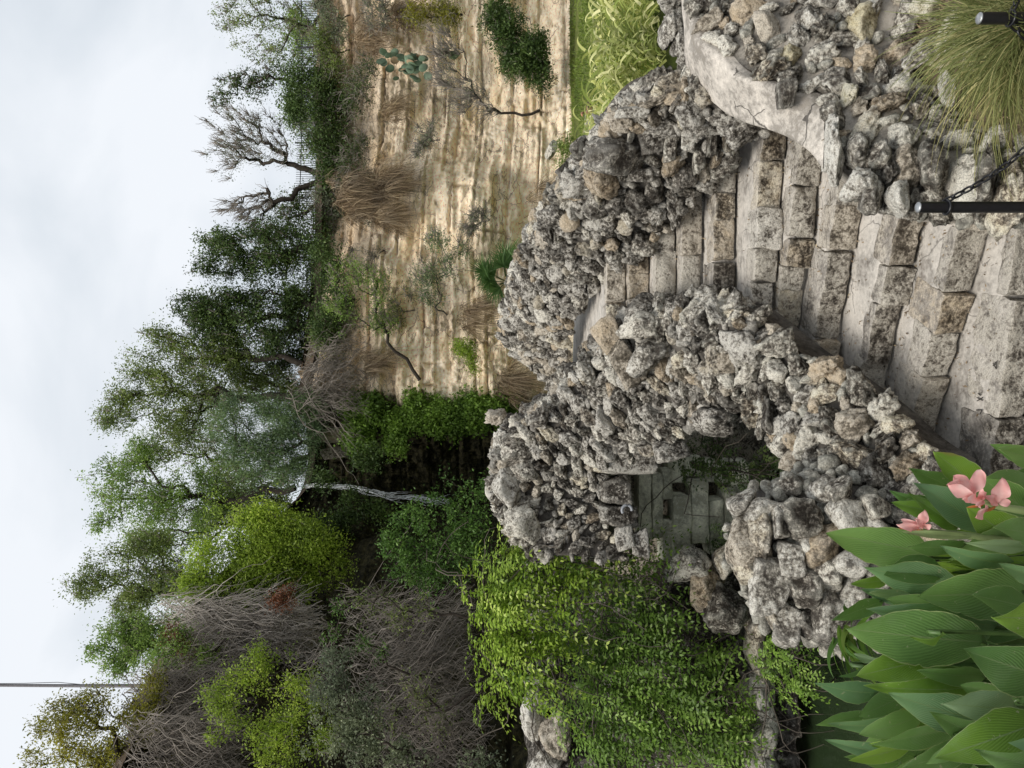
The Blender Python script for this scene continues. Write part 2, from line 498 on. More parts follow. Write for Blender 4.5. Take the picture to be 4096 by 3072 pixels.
def rubble(name, label, cat, top, bot, size, maxn, seed, bulge=.05, thick=.3, back=(0, 1, 0), mat='rock', mats=None, pre=(), fill=500, k=.80, n_scale=(.7, 1.05), crest=0, embed=.35, nu=60, nv=14, lib=None, horiz=1.25, corem='mortar', spin=.8, group=None, up=0.0, upright=False):
    top = [P(*q) for q in top]; bot = [P(*q) for q in bot]
    rng = np.random.default_rng(seed)
    G, nr, tu = patch_grid(top, bot, nu, nv, bulge)
    base = G.reshape(-1, 3).mean(0); base[2] = G[..., 2].min()
    root = thing(name, label, cat, base, group)
    Gc = G + nr * (fbm(G * 6, 3, seed)[..., None] * .012) - nr * .015
    V, Fc = solid_from_grid(Gc, nr, thick, back)
    core = add('mortar_core', V, Fc, M[corem], root)
    # candidates spread by area
    cell = np.linalg.norm(np.cross(np.gradient(G, axis=0), np.gradient(G, axis=1)), axis=-1).ravel()
    pick = rng.choice(len(cell), 9000, p=cell / cell.sum())
    gi, gj = pick // nv, pick % nv
    u = np.clip(gi + rng.uniform(-.5, .5, 9000), 0, nu - 1.001); v = np.clip(gj + rng.uniform(-.5, .5, 9000), 0, nv - 1.001)
    i, j = u.astype(int), v.astype(int); fu, fv = (u - i)[:, None], (v - j)[:, None]
    Pt = (G[i, j] * (1 - fu) * (1 - fv) + G[i + 1, j] * fu * (1 - fv) + G[i, j + 1] * (1 - fu) * fv + G[i + 1, j + 1] * fu * fv)
    Nn = nr[i, j]; Tn = tu[i, j]
    acc_p = [np.asarray(q[0], float) for q in pre]; acc_r = [q[1] for q in pre]; npre = len(pre)
    fill = int(fill * 2.2)
    AP = np.zeros((maxn + fill + npre + 4, 3)); AR = np.zeros(len(AP)); n = 0
    for q, r_ in zip(acc_p, acc_r):
        AP[n] = q; AR[n] = r_; n += 1
    out = []
    def run(lo, hi, limit, start):
        nonlocal n
        cnt = 0
        for c in range(start, start + 3000):
            if cnt >= limit or n >= len(AP) or c >= 9000: break
            f = (c - start) / 3000
            r = size * (hi + (lo - hi) * f ** .6) * rng.uniform(.8, 1.2)
            d = np.linalg.norm(AP[:n] - Pt[c], axis=1) if n else np.array([9.])
            if n and (d < k * (r + AR[:n])).any(): continue
            AP[n] = Pt[c]; AR[n] = r; n += 1; cnt += 1
            out.append((Pt[c], Nn[c], Tn[c], r))
    run(.75, 1.5, maxn, 0)
    nmain = len(out)
    run(.45, .95, fill, 3000)
    libs = lib or ROCKS
    mats_ = mats or [mat]
    Vs, Fs, off = [], [], 0
    for q, (p, n_, t_, r) in enumerate(out):
        s = (r * rng.uniform(.7, horiz + .1), r * rng.uniform(.5, .9), r * rng.uniform(*n_scale))
        if upright: s = (s[1] * 1.02, s[0] * 1.12, s[2])
        nn_ = n_ + np.array([0, 0, up])
        rot = frame_rot(nn_, t_, rng.normal() * spin, (rng.normal() * .3, rng.normal() * .3))
        loc = p + n_ * r * embed * rng.uniform(-.3, 1.0)
        if q < nmain:
            o = link('stone', with_mat(libs[rng.integers(len(libs))], M[mats_[rng.integers(len(mats_))]]))
            place(o, loc, rot, s, root)
        else:
            m3 = np.array(rot) @ np.diag(s)
            D = SHARDS[rng.integers(len(SHARDS))] * 1.15
            Vs.append(D @ m3.T + loc); Fs.append(ICOF2 + off); off += len(ICO2)
    if Vs:
        o = add('small_stones', np.concatenate(Vs), np.concatenate(Fs), M[mats_[0]], root, smooth=False); o['kind'] = 'stuff'
    if crest:
        T = resample(top, 400)
        s_ = np.concatenate([[0], np.cumsum(np.linalg.norm(np.diff(T, axis=0), axis=1))])
        x = 0.0
        bd = np.asarray(back, float)
        while x < s_[-1]:
            r = crest * rng.uniform(.75, 1.35)
            q = np.array([np.interp(x, s_, T[:, c]) for c in range(3)])
            for row in (0, 1):
                off_ = bd * (thick * (.15 + .5 * row)) + np.array([0, 0, r * rng.uniform(-.9, -.1)])
                tdir = np.array([np.interp(min(x + .05, s_[-1]), s_, T[:, c]) for c in range(3)]) - q
                tdir[2] = 0
                if np.linalg.norm(tdir) < 1e-6: tdir = np.array([1., 0, 0])
                o = link('stone', with_mat(libs[rng.integers(len(libs))], M[['rock', 'rock_pale', 'rock', 'rock_tan'][rng.integers(4)] if rng.random() < .8 else mats_[0]]))  # paler stones put the light on the wall top into the colour
                rot = frame_rot(np.array([0, 0, 1.0]) + rng.normal(size=3) * .3, tdir, rng.normal() * .5, (rng.normal() * .25, rng.normal() * .3))
                place(o, q + off_, rot, (r * rng.uniform(.35, .6), r * rng.uniform(.9, 1.5), r * rng.uniform(.8, 1.2)), root)
            x += r * rng.uniform(.6, .85)
    return root

# ================================================================== SETTING
CLIFF = np.array([(34, 30), (26, 33), (17, 33.5), (13, 33), (9, 32), (5, 31.5), (1.4, 31), (-.2, 30.6), (-.9, 31.6), (-2.2, 32.8), (-3.6, 33.6), (-4.9, 33.0), (-5.7, 31), (-6.4, 28),
                  (-7.2, 24.5), (-7.9, 21), (-8.5, 17.5), (-9.3, 14), (-10.2, 10.5), (-11, 6), (-12, 1), (-12.5, -8)], float)
CLIFF_TOP = np.array([9.3, 9.3, 9.2, 9.1, 9.0, 8.9, 8.9, 9.0, 9.1, 9.2, 9.4, 9.6, 10, 10.4, 10.6, 10.2, 9.3, 8.7, 8.4, 8.2, 8, 8]) + EYE

def cliff_plan(n):
    return resample(np.column_stack([CLIFF, CLIFF_TOP]), n)

def build_cliff():
    nu, nv = 960, 200
    pl = cliff_plan(nu)
    tan = norm(np.gradient(pl[:, :2], axis=0)); out = np.column_stack([tan[:, 1], -tan[:, 0]])
    cen = np.array([1.0, 12.0])
    sgn = np.sign(((cen - pl[:, :2]) * out).sum(1)); out *= sgn[:, None]
    s = np.concatenate([[0], np.cumsum(np.linalg.norm(np.diff(pl[:, :2], axis=0), axis=1))])
    t = np.linspace(0, 1, nv)
    zb = -.6
    S, Z = np.meshgrid(s, t, indexing='ij')
    Zw = zb + (pl[:, 2][:, None] + .5 * fbm(np.column_stack([s * .5, s * 0, s * 0]), 4, 2)[:, None] - zb) * Z
    warp = fbm(np.stack([S * .10, Zw * .1, S * 0], -1), 3, 5) * .22
    zz = Zw + warp
    # strata ledges: layers that stand proud by different amounts, broken along their length
    lay = np.floor(zz * 1.35 + .25 * np.sin(zz * 3.1)); fr = zz * 1.35 + .25 * np.sin(zz * 3.1) - lay
    a = vnoise(np.stack([S * .16, lay * 7.7, S * 0], -1), 9)
    lay2 = np.floor(zz * 4.2); fr2 = zz * 4.2 - lay2
    b_ = vnoise(np.stack([S * .5 + lay2 * 3, lay2 * 5.3, S * 0], -1), 13)
    groove = -np.exp(-((fr - .03) / .05) ** 2) * .28 * (a > -.3) - np.exp(-((fr2 - .05) / .09) ** 2) * .10 * (b_ > -.1)
    upper = np.clip((Zw - (pl[:, 2][:, None] - 3.4)) / 3.0, 0, 1)
    d = .17 * a + .06 * b_ * (1 + 2 * upper) + groove * .8
    d += .7 * fbm(np.stack([S * .22, Zw * .2, S * 0], -1), 3, 21) + .10 * fbm(np.stack([S * 2.2, Zw * 3.4, S * 0], -1), 4, 31) + .045 * (1 - np.abs(fbm(np.stack([S * 5, Zw * 9, S * 0], -1), 3, 37)))
    # vertical joints
    jn = np.abs(vnoise(np.stack([S * .9, lay * 3.3, S * 0], -1), 44)); d -= .25 * np.exp(-(jn / .03) ** 2) * (a > 0)
    # blocky fracture: every bed is cut by upright joints into blocks that stand more or less proud
    for fz_, fs_, amp_, sd2 in ((1.35, .45, .13, 61), (3.1, 1.1, .07, 71)):
        ly = np.floor(zz * fz_ + .2 * np.sin(zz * 2.3)); ph_ = _hash(ly.astype(int), ly.astype(int) * 0, ly.astype(int) * 0, sd2) * 7
        cx_ = S * fs_ + ph_ + .35 * vnoise(np.stack([S * 1.3, zz * 1.6, S * 0], -1), sd2)
        cell_ = np.floor(cx_); fr_ = cx_ - cell_
        hsh = _hash(cell_.astype(int), ly.astype(int), ly.astype(int) * 0, sd2 + 1)
        d += amp_ * (hsh - .5) * 2 - .12 * np.exp(-(np.minimum(fr_, 1 - fr_) / .035) ** 2) * (hsh > .45) * (amp_ > .1)
    base_out = .9 * np.clip(1 - (Zw + .6) / 1.8, 0, 1) ** 2      # talus foot
    slope = -1.9 * upper ** 1.4                                     # top leans back
    right = np.clip((pl[:, 0][:, None] + .5) / 3, 0, 1)
    d = d + base_out + slope * right - .6 * upper * (1 - right) + .0
    X = pl[:, 0][:, None] + out[:, 0][:, None] * d; Y = pl[:, 1][:, None] + out[:, 1][:, None] * d
    V = np.stack([X, Y, Zw], -1).reshape(-1, 3)
    m, nt, b = new_mat('quarry_cliff_rock')
    p = pos(nt); ps = pos(nt, (.6, .6, 1.2)); pf = pos(nt, (2.6, 2.6, 3.6)); pv = pos(nt, (1.7, 1.7, .22))
    n0 = noise(nt, p, .35, 4, .55); n1 = noise(nt, ps, 1.0, 7, .65, .3); n2 = noise(nt, pf, 1.6, 7, .72); n3 = noise(nt, pv, 1.2, 5, .65)
    v = math_(nt, 'ADD', math_(nt, 'MULTIPLY', n1, .5), math_(nt, 'MULTIPLY', n2, .5))
    col = ramp(nt, v, [(.34, (.22, .18, .135)), (.39, (.54, .45, .33)), (.45, (.76, .645, .47)), (.56, (.86, .76, .58)), (.70, (.88, .82, .70))])
    och = ramp(nt, noise(nt, ps, .6, 4, .6), [(.5, (1, 1, 1)), (.66, (1.12, .92, .55))])
    col = mix(nt, .35, col, och, 'MULTIPLY')
    grey = math_(nt, 'MULTIPLY', math_(nt, 'SUBTRACT', n0, .42), 4.0, True)
    col = mix(nt, math_(nt, 'MULTIPLY', grey, .5), col, mix(nt, 1, col, (.66, .69, .74), 'MULTIPLY'))
    blk = ramp(nt, n3, [(.36, (.22, .21, .2)), (.46, (1, 1, 1))])
    col = mix(nt, .22, col, blk, 'MULTIPLY')
    n4 = noise(nt, pos(nt, (5, 5, 8)), 1.6, 6, .75)
    col = mix(nt, .8, col, ramp(nt, n4, [(.36, (.42, .38, .34)), (.46, (.9, .88, .85)), (.6, (1.12, 1.12, 1.12))]), 'MULTIPLY')
    for cs_, th_, ms_ in (((.42, .42, 1.5), .016, .45), ((1.2, 1.2, 4.2), .022, .54)):
        wv = nt.nodes.new('ShaderNodeVectorMath'); wv.operation = 'ADD'; sc_ = nt.nodes.new('ShaderNodeVectorMath'); sc_.operation = 'SCALE'; sc_.inputs['Scale'].default_value = .5
        nn = N(nt, 'ShaderNodeTexNoise', {'Scale': 1.6, 'Detail': 6}); nt.links.new(p, nn.inputs['Vector']); nt.links.new(nn.outputs['Color'], sc_.inputs[0])
        nt.links.new(pos(nt, cs_), wv.inputs[0]); nt.links.new(sc_.outputs[0], wv.inputs[1])
        vo = N(nt, 'ShaderNodeTexVoronoi', {'Scale': 1.0}); vo.feature = 'DISTANCE_TO_EDGE'; nt.links.new(wv.outputs[0], vo.inputs['Vector'])
        ln = math_(nt, 'MULTIPLY', math_(nt, 'LESS_THAN', vo.outputs['Distance'], th_), math_(nt, 'GREATER_THAN', noise(nt, p, .8, 3, .6), ms_))
        col = mix(nt, math_(nt, 'MULTIPLY', ln, .55), col, (.14, .11, .085))
    # weathered brown upper beds, wet mossy alcove, dirt of the shaded left bank (position of the place itself)
    sx = nt.nodes.new('ShaderNodeSeparateXYZ'); nt.links.new(p, sx.inputs[0])
    up_ = math_(nt, 'MULTIPLY', math_(nt, 'ADD', math_(nt, 'SUBTRACT', sx.outputs[2], 8.6), math_(nt, 'MULTIPLY', n0, 2.0)), .45, True)
    col = mix(nt, math_(nt, 'MULTIPLY', up_, .55), col, mix(nt, 1, col, (.52, .45, .39), 'MULTIPLY'))
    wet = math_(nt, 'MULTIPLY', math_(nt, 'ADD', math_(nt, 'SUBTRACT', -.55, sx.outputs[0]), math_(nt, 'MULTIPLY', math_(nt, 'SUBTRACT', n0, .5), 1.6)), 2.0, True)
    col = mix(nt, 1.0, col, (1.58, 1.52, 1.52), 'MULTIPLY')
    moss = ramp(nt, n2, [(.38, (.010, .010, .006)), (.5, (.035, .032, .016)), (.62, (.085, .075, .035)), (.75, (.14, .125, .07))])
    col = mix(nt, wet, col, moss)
    nt.links.new(col, b.inputs['Base Color']); b.inputs['Roughness'].default_value = .93
    h = math_(nt, 'ADD', math_(nt, 'ADD', math_(nt, 'MULTIPLY', n1, .3), math_(nt, 'MULTIPLY', n2, .7)), math_(nt, 'MULTIPLY', n4, .6)); bump(nt, b, h, 1.0, .14)
    o = add('cliff', V, grid_faces(nu, nv), m)
    tag(o, kind='structure')
    # ground on the plateau behind the rim
    back = pl.copy(); n_ = 2
    rim = np.stack([pl[:, 0] - out[:, 0] * 1.4 * right[:, 0], pl[:, 1] - out[:, 1] * 1.4 * right[:, 0], pl[:, 2] - .12], -1)
    far = rim + np.column_stack([-out * 60, np.zeros(nu)]) ; far[:, 2] += 1.0
    mid = rim + np.column_stack([-out * 6, np.full(nu, .1)])
    V2 = np.stack([rim + np.column_stack([out * .4, np.full(nu, -.4)]), rim, mid, far], 1).reshape(-1, 3)
    tag(add('plateau_ground', V2, grid_faces(nu, 4), M['soil']), kind='structure')
    return pl, out, s
pl, cl_out, cl_s = build_cliff()

def cliff_at(X=None, Y=None):
    """index on the cliff plan nearest to the viewing line through image row y"""
    pass

def build_ground():
    # one height sheet: pond basin, banks, lawn rising to the cliff foot
    xs = np.concatenate([np.linspace(-900, -40, 8), np.linspace(-30, 40, 140), np.linspace(60, 900, 8)])
    ys = np.concatenate([np.linspace(-600, -20, 6), np.linspace(-12, 40, 150), np.linspace(60, 1500, 9)])
    X, Y = np.meshgrid(xs, ys, indexing='ij')
    z = np.zeros_like(X)
    far = Y + .25 * np.sin(X * .8)
    edge_far = 12.9 + .06 * X
    pond = 1 / (1 + np.exp(-(far - 2.9) * 6)) * 1 / (1 + np.exp((far - edge_far) * 9))
    pond *= 1 / (1 + np.exp(-(X + 9.5) * 3)) * 1 / (1 + np.exp((X - 14) * 3))
    z = z - 1.5 * pond
    z += .05 * fbm(np.stack([X * .6, Y * .6, X * 0], -1), 3, 3)
    z += np.clip((Y - 20) / 12, 0, 1) ** 2 * .25
    z = np.where((Y > 60) | (np.abs(X) > 45), -.5, z)
    V = np.stack([X, Y, z], -1).reshape(-1, 3)
    m, nt, b = new_mat('ground_soil_and_turf')
    p = pos(nt)
    g = ramp(nt, noise(nt, p, 2.2, 6, .65), [(.35, (.06, .075, .022)), (.5, (.10, .13, .03)), (.66, (.16, .17, .05))])
    s_ = ramp(nt, noise(nt, p, 9, 6, .7), [(.35, (.06, .05, .038)), (.6, (.16, .13, .10))])
    sx = nt.nodes.new('ShaderNodeSeparateXYZ'); nt.links.new(p, sx.inputs[0])
    f = math_(nt, 'MULTIPLY', math_(nt, 'SUBTRACT', sx.outputs[1], 13.2), 3, True)
    nt.links.new(mix(nt, f, s_, g), b.inputs['Base Color']); b.inputs['Roughness'].default_value = .95
    bump(nt, b, noise(nt, p, 20, 5, .7), .8, .05)
    tag(add('ground', V, grid_faces(len(xs), len(ys)), m), kind='structure')
build_ground()

def build_water():
    m, nt, b = new_mat('green_pond_water')
    b.inputs['Base Color'].default_value = (.022, .036, .016, 1); b.inputs['Roughness'].default_value = .07
    b.inputs['Specular IOR Level'].default_value = .5
    bump(nt, b, noise(nt, pos(nt, (1, 1, 1)), 5, 4, .5), .12, .02)
    V = np.array([(-12, 2.2, -.42), (16, 2.2, -.42), (16, 14.6, -.42), (-12, 14.6, -.42)], float)
    tag(add('pond_water', V, np.array([[0, 1, 2, 3]]), m), kind='structure')
build_water()

# ------------------------------------------------------------------ the staircase
def rough_block(rng, l, h, d, amp=.012, n=(12, 6, 6), r=.18):
    """rounded, uneven stone block centred at origin, l x d x h, top kept flat-ish"""
    def face_pts(a, b_):
        return np.meshgrid(np.linspace(-1, 1, a), np.linspace(-1, 1, b_), indexing='ij')
    V, Fs, off = [], [], 0
    nx, ny, nz_ = n
    for ax, (na, nb) in (('z', (nx, ny)), ('y', (nx, nz_)), ('x', (ny, nz_))):
        for s in (-1, 1):
            A, B = face_pts(na, nb)
            if ax == 'z': p = np.stack([A, B, np.full_like(A, s)], -1)
            elif ax == 'y': p = np.stack([A, np.full_like(A, s), B], -1)
            else: p = np.stack([np.full_like(A, s), A, B], -1)
            V.append(p.reshape(-1, 3)); fc = grid_faces(na, nb, off); off += na * nb
            flip = (s < 0) ^ (ax == 'y')
            Fs.append(fc[:, ::-1] if flip else fc)
    V = np.concatenate(V); Fs = np.concatenate(Fs)
    half = np.array([l, d, h]) / 2
    W = V * half
    rad = min(half) * r * 2
    core_ = np.clip(W, -(half - rad), half - rad)
    dd = W - core_
    W = core_ + norm(dd) * rad * (np.linalg.norm(dd, axis=1, keepdims=True) > 1e-9)
    o = rng.uniform(0, 90)
    nv_ = np.stack([fbm(W * 9 + o + k * 31, 3, 3 + k) for k in range(3)], -1)
    W = W + nv_ * amp * np.array([1, 1.6, .35]) + .012 * vnoise(W * 3.3 + o, 8)[:, None] * np.array([1, 1.5, .2])
    return W, Fs

def nosing(k, a, b, xl, xr):
    D = .80 + .175 * k
    p, q = [np.array([(1536 - py) / F * (D * F / (px - 2048)), D * F / (px - 2048)]) for px, py in (a, b)]
    m_ = (q[1] - p[1]) / (q[0] - p[0])
    return (D, (xl, p[1] + (xl - p[0]) * m_), (xr, p[1] + (xr - p[0]) * m_))
NOS = [((2423, 1160), (2423, 1290), .1, 1.3), ((2514, 1000), (2514, 1270), .12, 1.45), ((2617, 900), (2615, 1250), .12, 1.6), ((2730, 820), (2724, 1240), .12, 1.75), ((2858, 660), (2851, 1250), .12, 2.0),
       ((3040, 620), (3000, 1250), .08, 2.15), ((3174, 750), (3102, 1322), .02, 2.2), ((3330, 870), (3253, 1430), -.12, 2.05), ((3572, 900), (3450, 1500), -.28, 1.8), ((3783, 1141), (3640, 1641), -.45, 1.6), ((4040, 1200), (3985, 1623), -.65, 1.5)]
STEPS = [nosing(k, *q) for k, q in enumerate(NOS)]
stair = thing('stone_staircase', 'worn grey stone steps climbing between the rubble walls up to the bridge', 'steps', (.7, 4.2, 0))
rng = np.random.default_rng(5)
def edge_noise(a, b, n, amp, seed):
    t = np.linspace(0, 1, n)[:, None]
    p = np.asarray(a)[None] * (1 - t) + np.asarray(b)[None] * t
    d = norm(np.array([b[1] - a[1], -(b[0] - a[0])]))
    return p + d[None] * (fbm(np.column_stack([p * 4, np.zeros(n)]), 4, seed) * amp)[:, None], d
for k, (D, Lp, Rp) in enumerate(STEPS):
    z = EYE - D
    n = 60
    front, dn = edge_noise(Lp, Rp, n, .018, k)
    if dn[1] > 0: dn = -dn
    if k == 0:
        backl = [(Lp[0] - .1, 7.2), (Rp[0] + .1, 7.2)]
    else:
        backl = [(STEPS[k - 1][1][0], STEPS[k - 1][1][1] + .16), (STEPS[k - 1][2][0], STEPS[k - 1][2][1] + .16)]
    t = np.linspace(0, 1, n)[:, None]
    backp = np.array(backl[0])[None] * (1 - t) + np.array(backl[1])[None] * t
    rows = []
    fz = z - .006
    front_in = front - dn[None] * .055                         # mortar riser sits behind the stones
    m_ = 9
    rows.append(np.column_stack([front_in, np.full(n, z - .6)]))
    rows.append(np.column_stack([front_in, np.full(n, z - .03)]))
    rows.append(np.column_stack([front_in - dn[None] * .015, np.full(n, fz - .004)]))
    for q in np.linspace(0, 1, m_)[0:]:
        pp = (front_in - dn[None] * .03) * (1 - q) + backp * q
        rows.append(np.column_stack([pp, fz + .006 * fbm(np.column_stack([pp * 3, np.zeros(n)]), 3, 50 + k) + .004 * q]))
    G = np.stack(rows, 1)
    st = add('step', G.reshape(-1, 3), grid_faces(n, G.shape[1]), M['concrete'], stair)
    # riser stones, unequal, some running back into the tread
    Lv, Rv = np.array(Lp), np.array(Rp); ln = np.linalg.norm(Rv - Lv); td = (Rv - Lv) / ln
    x = rng.uniform(.0, .08)
    while x < ln - .06:
        l = rng.uniform(.16, .62)
        l = min(l, ln - x + .1)
        h = .175 * rng.uniform(.86, 1.0); proud = rng.uniform(-.015, .05)
        d = rng.uniform(.17, .33) if rng.random() < .6 else rng.uniform(.10, .14)
        W, Fs = rough_block(rng, l + .004, h, d, amp=.013, n=(30, 12, 12), r=.10)
        top = z + rng.uniform(-.004, .007)
        c = Lv + td * (x + l / 2) + dn * (proud + .0) - dn * d / 2
        # keep the block square to the nosing with a slight twist
        a = math.atan2(td[1], td[0]) + rng.normal() * .025
        ca, sa = math.cos(a), math.sin(a)
        W = np.column_stack([W[:, 0] * ca - W[:, 1] * sa, W[:, 0] * sa + W[:, 1] * ca, W[:, 2]]) + np.array([c[0], c[1], top - h / 2])
        mt = rng.choice(['rock_step', 'rock_step', 'rock_step', 'rock_step', 'step_pale', 'step_tan'])
        add('stone', W, Fs, M[mt], st)
        x += l + rng.uniform(-.004, .012)
tp = [(-.1, 6.3), (1.35, 6.3), (1.2, 7.2), (1.1, 8.4), (.9, 9.6), (-.5, 10.2), (-3.2, 10.2), (-3.2, 7.6), (-1.0, 7.6), (-.3, 7.2)]
# bridge deck: path slab that bends left behind the near parapet
def slab(name, outline, ztop, thick, mat, parent=None):
    n = len(outline)
    V = [(x, y, ztop) for x, y in outline] + [(x, y, ztop - thick) for x, y in outline]
    import bmesh
    bm = bmesh.new(); vs = [bm.verts.new(v) for v in V]
    bm.faces.new(vs[:n]); bm.faces.new(vs[n:][::-1])
    for i in range(n):
        bm.faces.new((vs[i], vs[i + n], vs[(i + 1) % n + n], vs[(i + 1) % n]))
    bmesh.ops.recalc_face_normals(bm, faces=bm.faces)
    me = bpy.data.meshes.new(name); bm.to_mesh(me); bm.free(); me.materials.append(mat)
    return link(name, me, parent)
bridge = thing('footbridge', 'arched stone footbridge deck of grey concrete behind the near rubble parapet', 'bridge', (-.5, 8, .4))
slab('deck', [(.2, 6.44), (1.25, 6.3), (1.3, 7.2), (1.2, 8.4), (1.0, 9.6), (-.3, 10.0), (-1.9, 9.7), (-1.8, 7.5), (-1.2, 7.75), (-.35, 7.2)], EYE - .805, .3, M['concrete'], bridge)

# landing of big flat flagstones at the bottom
landing = thing('landing_paving', 'pale cracked flagstone landing at the foot of the steps', 'paving', (.3, 2.6, 0))
slab('mortar_bed', [(-1.0, 1.6), (1.7, 1.6), (1.7, 3.5), (-.75, 4.3)], EYE - 2.735, .3, M['mortar'], landing)
fl = [[(-.15, 3.72), (.75, 3.45), (.85, 2.95), (.3, 2.9), (-.2, 3.1)], [(-.85, 3.95), (-.18, 3.76), (-.22, 3.12), (-.7, 3.0)], [(.78, 3.42), (1.5, 3.2), (1.4, 2.6), (.9, 2.7)],
      [(-.68, 2.96), (-.2, 3.05), (.25, 2.86), (.2, 2.3), (-.6, 2.3)], [(.3, 2.85), (.85, 2.9), (.88, 2.3), (.25, 2.3)]]
for q, out_ in enumerate(fl):
    slab('flagstone', out_, EYE - 2.71 + .004 * q, .05, M['rock_tan' if q % 2 else 'coping'], landing)

# ------------------------------------------------------------------ walls of rubble
NT = [(2170, 2225, 7.0), (2060, 2150, 7.15), (1985, 2030, 7.3), (1970, 1930, 7.3), (2010, 1780, 7.2), (2100, 1690, 7.0), (2225, 1600, 6.85), (2300, 1520, 6.7), (2370, 1460, 6.4), (2440, 1350, 6.05),
      (2530, 1285, 5.8), (2640, 1268, 5.5), (2770, 1262, 5.2), (2905, 1272, 4.95), (3020, 1310, 4.85)]
NB = [(2500, 2235, 6.9), (2450, 2150, 6.95), (2400, 2050, 7.0), (2400, 1950, 7.0), (2430, 1880, 6.9), (2500, 1840, 6.7), (2580, 1795, 6.4), (2655, 1750, 6.2), (2745, 1710, 5.9), (2825, 1670, 5.7),
      (2910, 1650, 5.5), (2930, 1610, 5.35), (2950, 1560, 5.2), (2990, 1500, 5.05), (3080, 1420, 4.9)]
near = None
pre = []
def pre_from(lst, Yk):
    return [(P(px, py, Y), max(wx, wy) / F * Y / 2 * .85) for px, py, Y, wx, wy, *_ in lst]
near_big = [  # px, py, Y, wx, wy, depth, spin, mat, kind, seed
    (2430, 1345, 5.85, 110, 150, .10, .5, 'rock_tan', 'block', 1), (2505, 1465, 5.75, 105, 200, .08, .55, 'rock_tan', 'block', 2),
    (2590, 1425, 5.6, 140, 125, .16, .2, 'rock_pale', 'boulder', 3), (2560, 1310, 5.6, 130, 90, .12, .0, 'rock', 'boulder', 4),
    (2675, 1800, 6.2, 140, 90, .2, .1, 'rock_dark', 'block', 5), (2860, 1695, 5.6, 180, 100, .2, -.15, 'rock_dark', 'boulder', 1),
    (2520, 1850, 6.85, 250, 100, .14, .0, 'rock_dark', 'block', 6), (2465, 1960, 6.95, 150, 120, .14, .05, 'rock_dark', 'block', 7), (2470, 2060, 6.95, 170, 95, .16, -.03, 'rock_dark', 'block', 0),
    (2500, 2150, 6.85, 90, 110, .14, .2, 'rock_dark', 'block', 3), (2560, 2175, 6.85, 70, 120, .12, .1, 'rock_dark', 'block', 4),
    (2350, 1480, 6.35, 60, 120, .12, .4, 'rock_pale', 'rock', 2), (2165, 1665, 6.8, 80, 80, .12, .2, 'rock_pale', 'rock', 5), (2060, 1800, 7.1, 120, 110, .15, 0, 'rock', 'boulder', 6),
    (2035, 1960, 7.15, 130, 120, .16, .3, 'rock_pale', 'boulder', 7), (2100, 2100, 7.05, 140, 120, .16, .2, 'rock', 'boulder', 8), (2090, 1880, 7.1, 100, 110, .14, .4, 'rock', 'rock', 9), (1995, 1665, 6.95, 75, 55, .1, .4, 'rock_tan', 'rock', 11),
]
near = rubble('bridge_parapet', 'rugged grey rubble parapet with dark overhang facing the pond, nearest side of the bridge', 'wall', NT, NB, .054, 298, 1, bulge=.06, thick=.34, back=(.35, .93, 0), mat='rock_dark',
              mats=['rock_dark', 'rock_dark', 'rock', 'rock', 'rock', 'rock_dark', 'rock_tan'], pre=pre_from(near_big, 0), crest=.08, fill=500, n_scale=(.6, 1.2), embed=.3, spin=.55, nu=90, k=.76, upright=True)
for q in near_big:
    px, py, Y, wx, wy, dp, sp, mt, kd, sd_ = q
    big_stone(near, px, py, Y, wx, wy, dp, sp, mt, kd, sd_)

# rubble flank that runs down the left side of the steps over the arch
ST = [(2930, 1240, 4.95), (3010, 1260, 4.9), (3110, 1335, 4.8), (3240, 1440, 4.62), (3420, 1560, 4.37), (3600, 1700, 4.1), (3720, 1810, 3.95), (3850, 1900, 3.7)]
SB = [(2960, 1570, 5.2), (3015, 1660, 5.1), (3100, 1755, 4.95), (3175, 1860, 4.72), (3260, 1980, 4.5), (3420, 2060, 4.3), (3620, 2100, 4.0), (3850, 2120, 3.7)]
flank = rubble('stair_flank_wall', 'grey and ochre rubble slope running down the left side of the steps', 'wall', ST, SB, .056, 290, 2, bulge=.06, thick=.25, back=(.3, .6, -.6), mat='rock',
               mats=['rock', 'rock', 'rock_dark', 'rock_tan', 'rock'], fill=300, n_scale=(.7, 1.15), embed=.35, spin=.8, k=.76, upright=True)

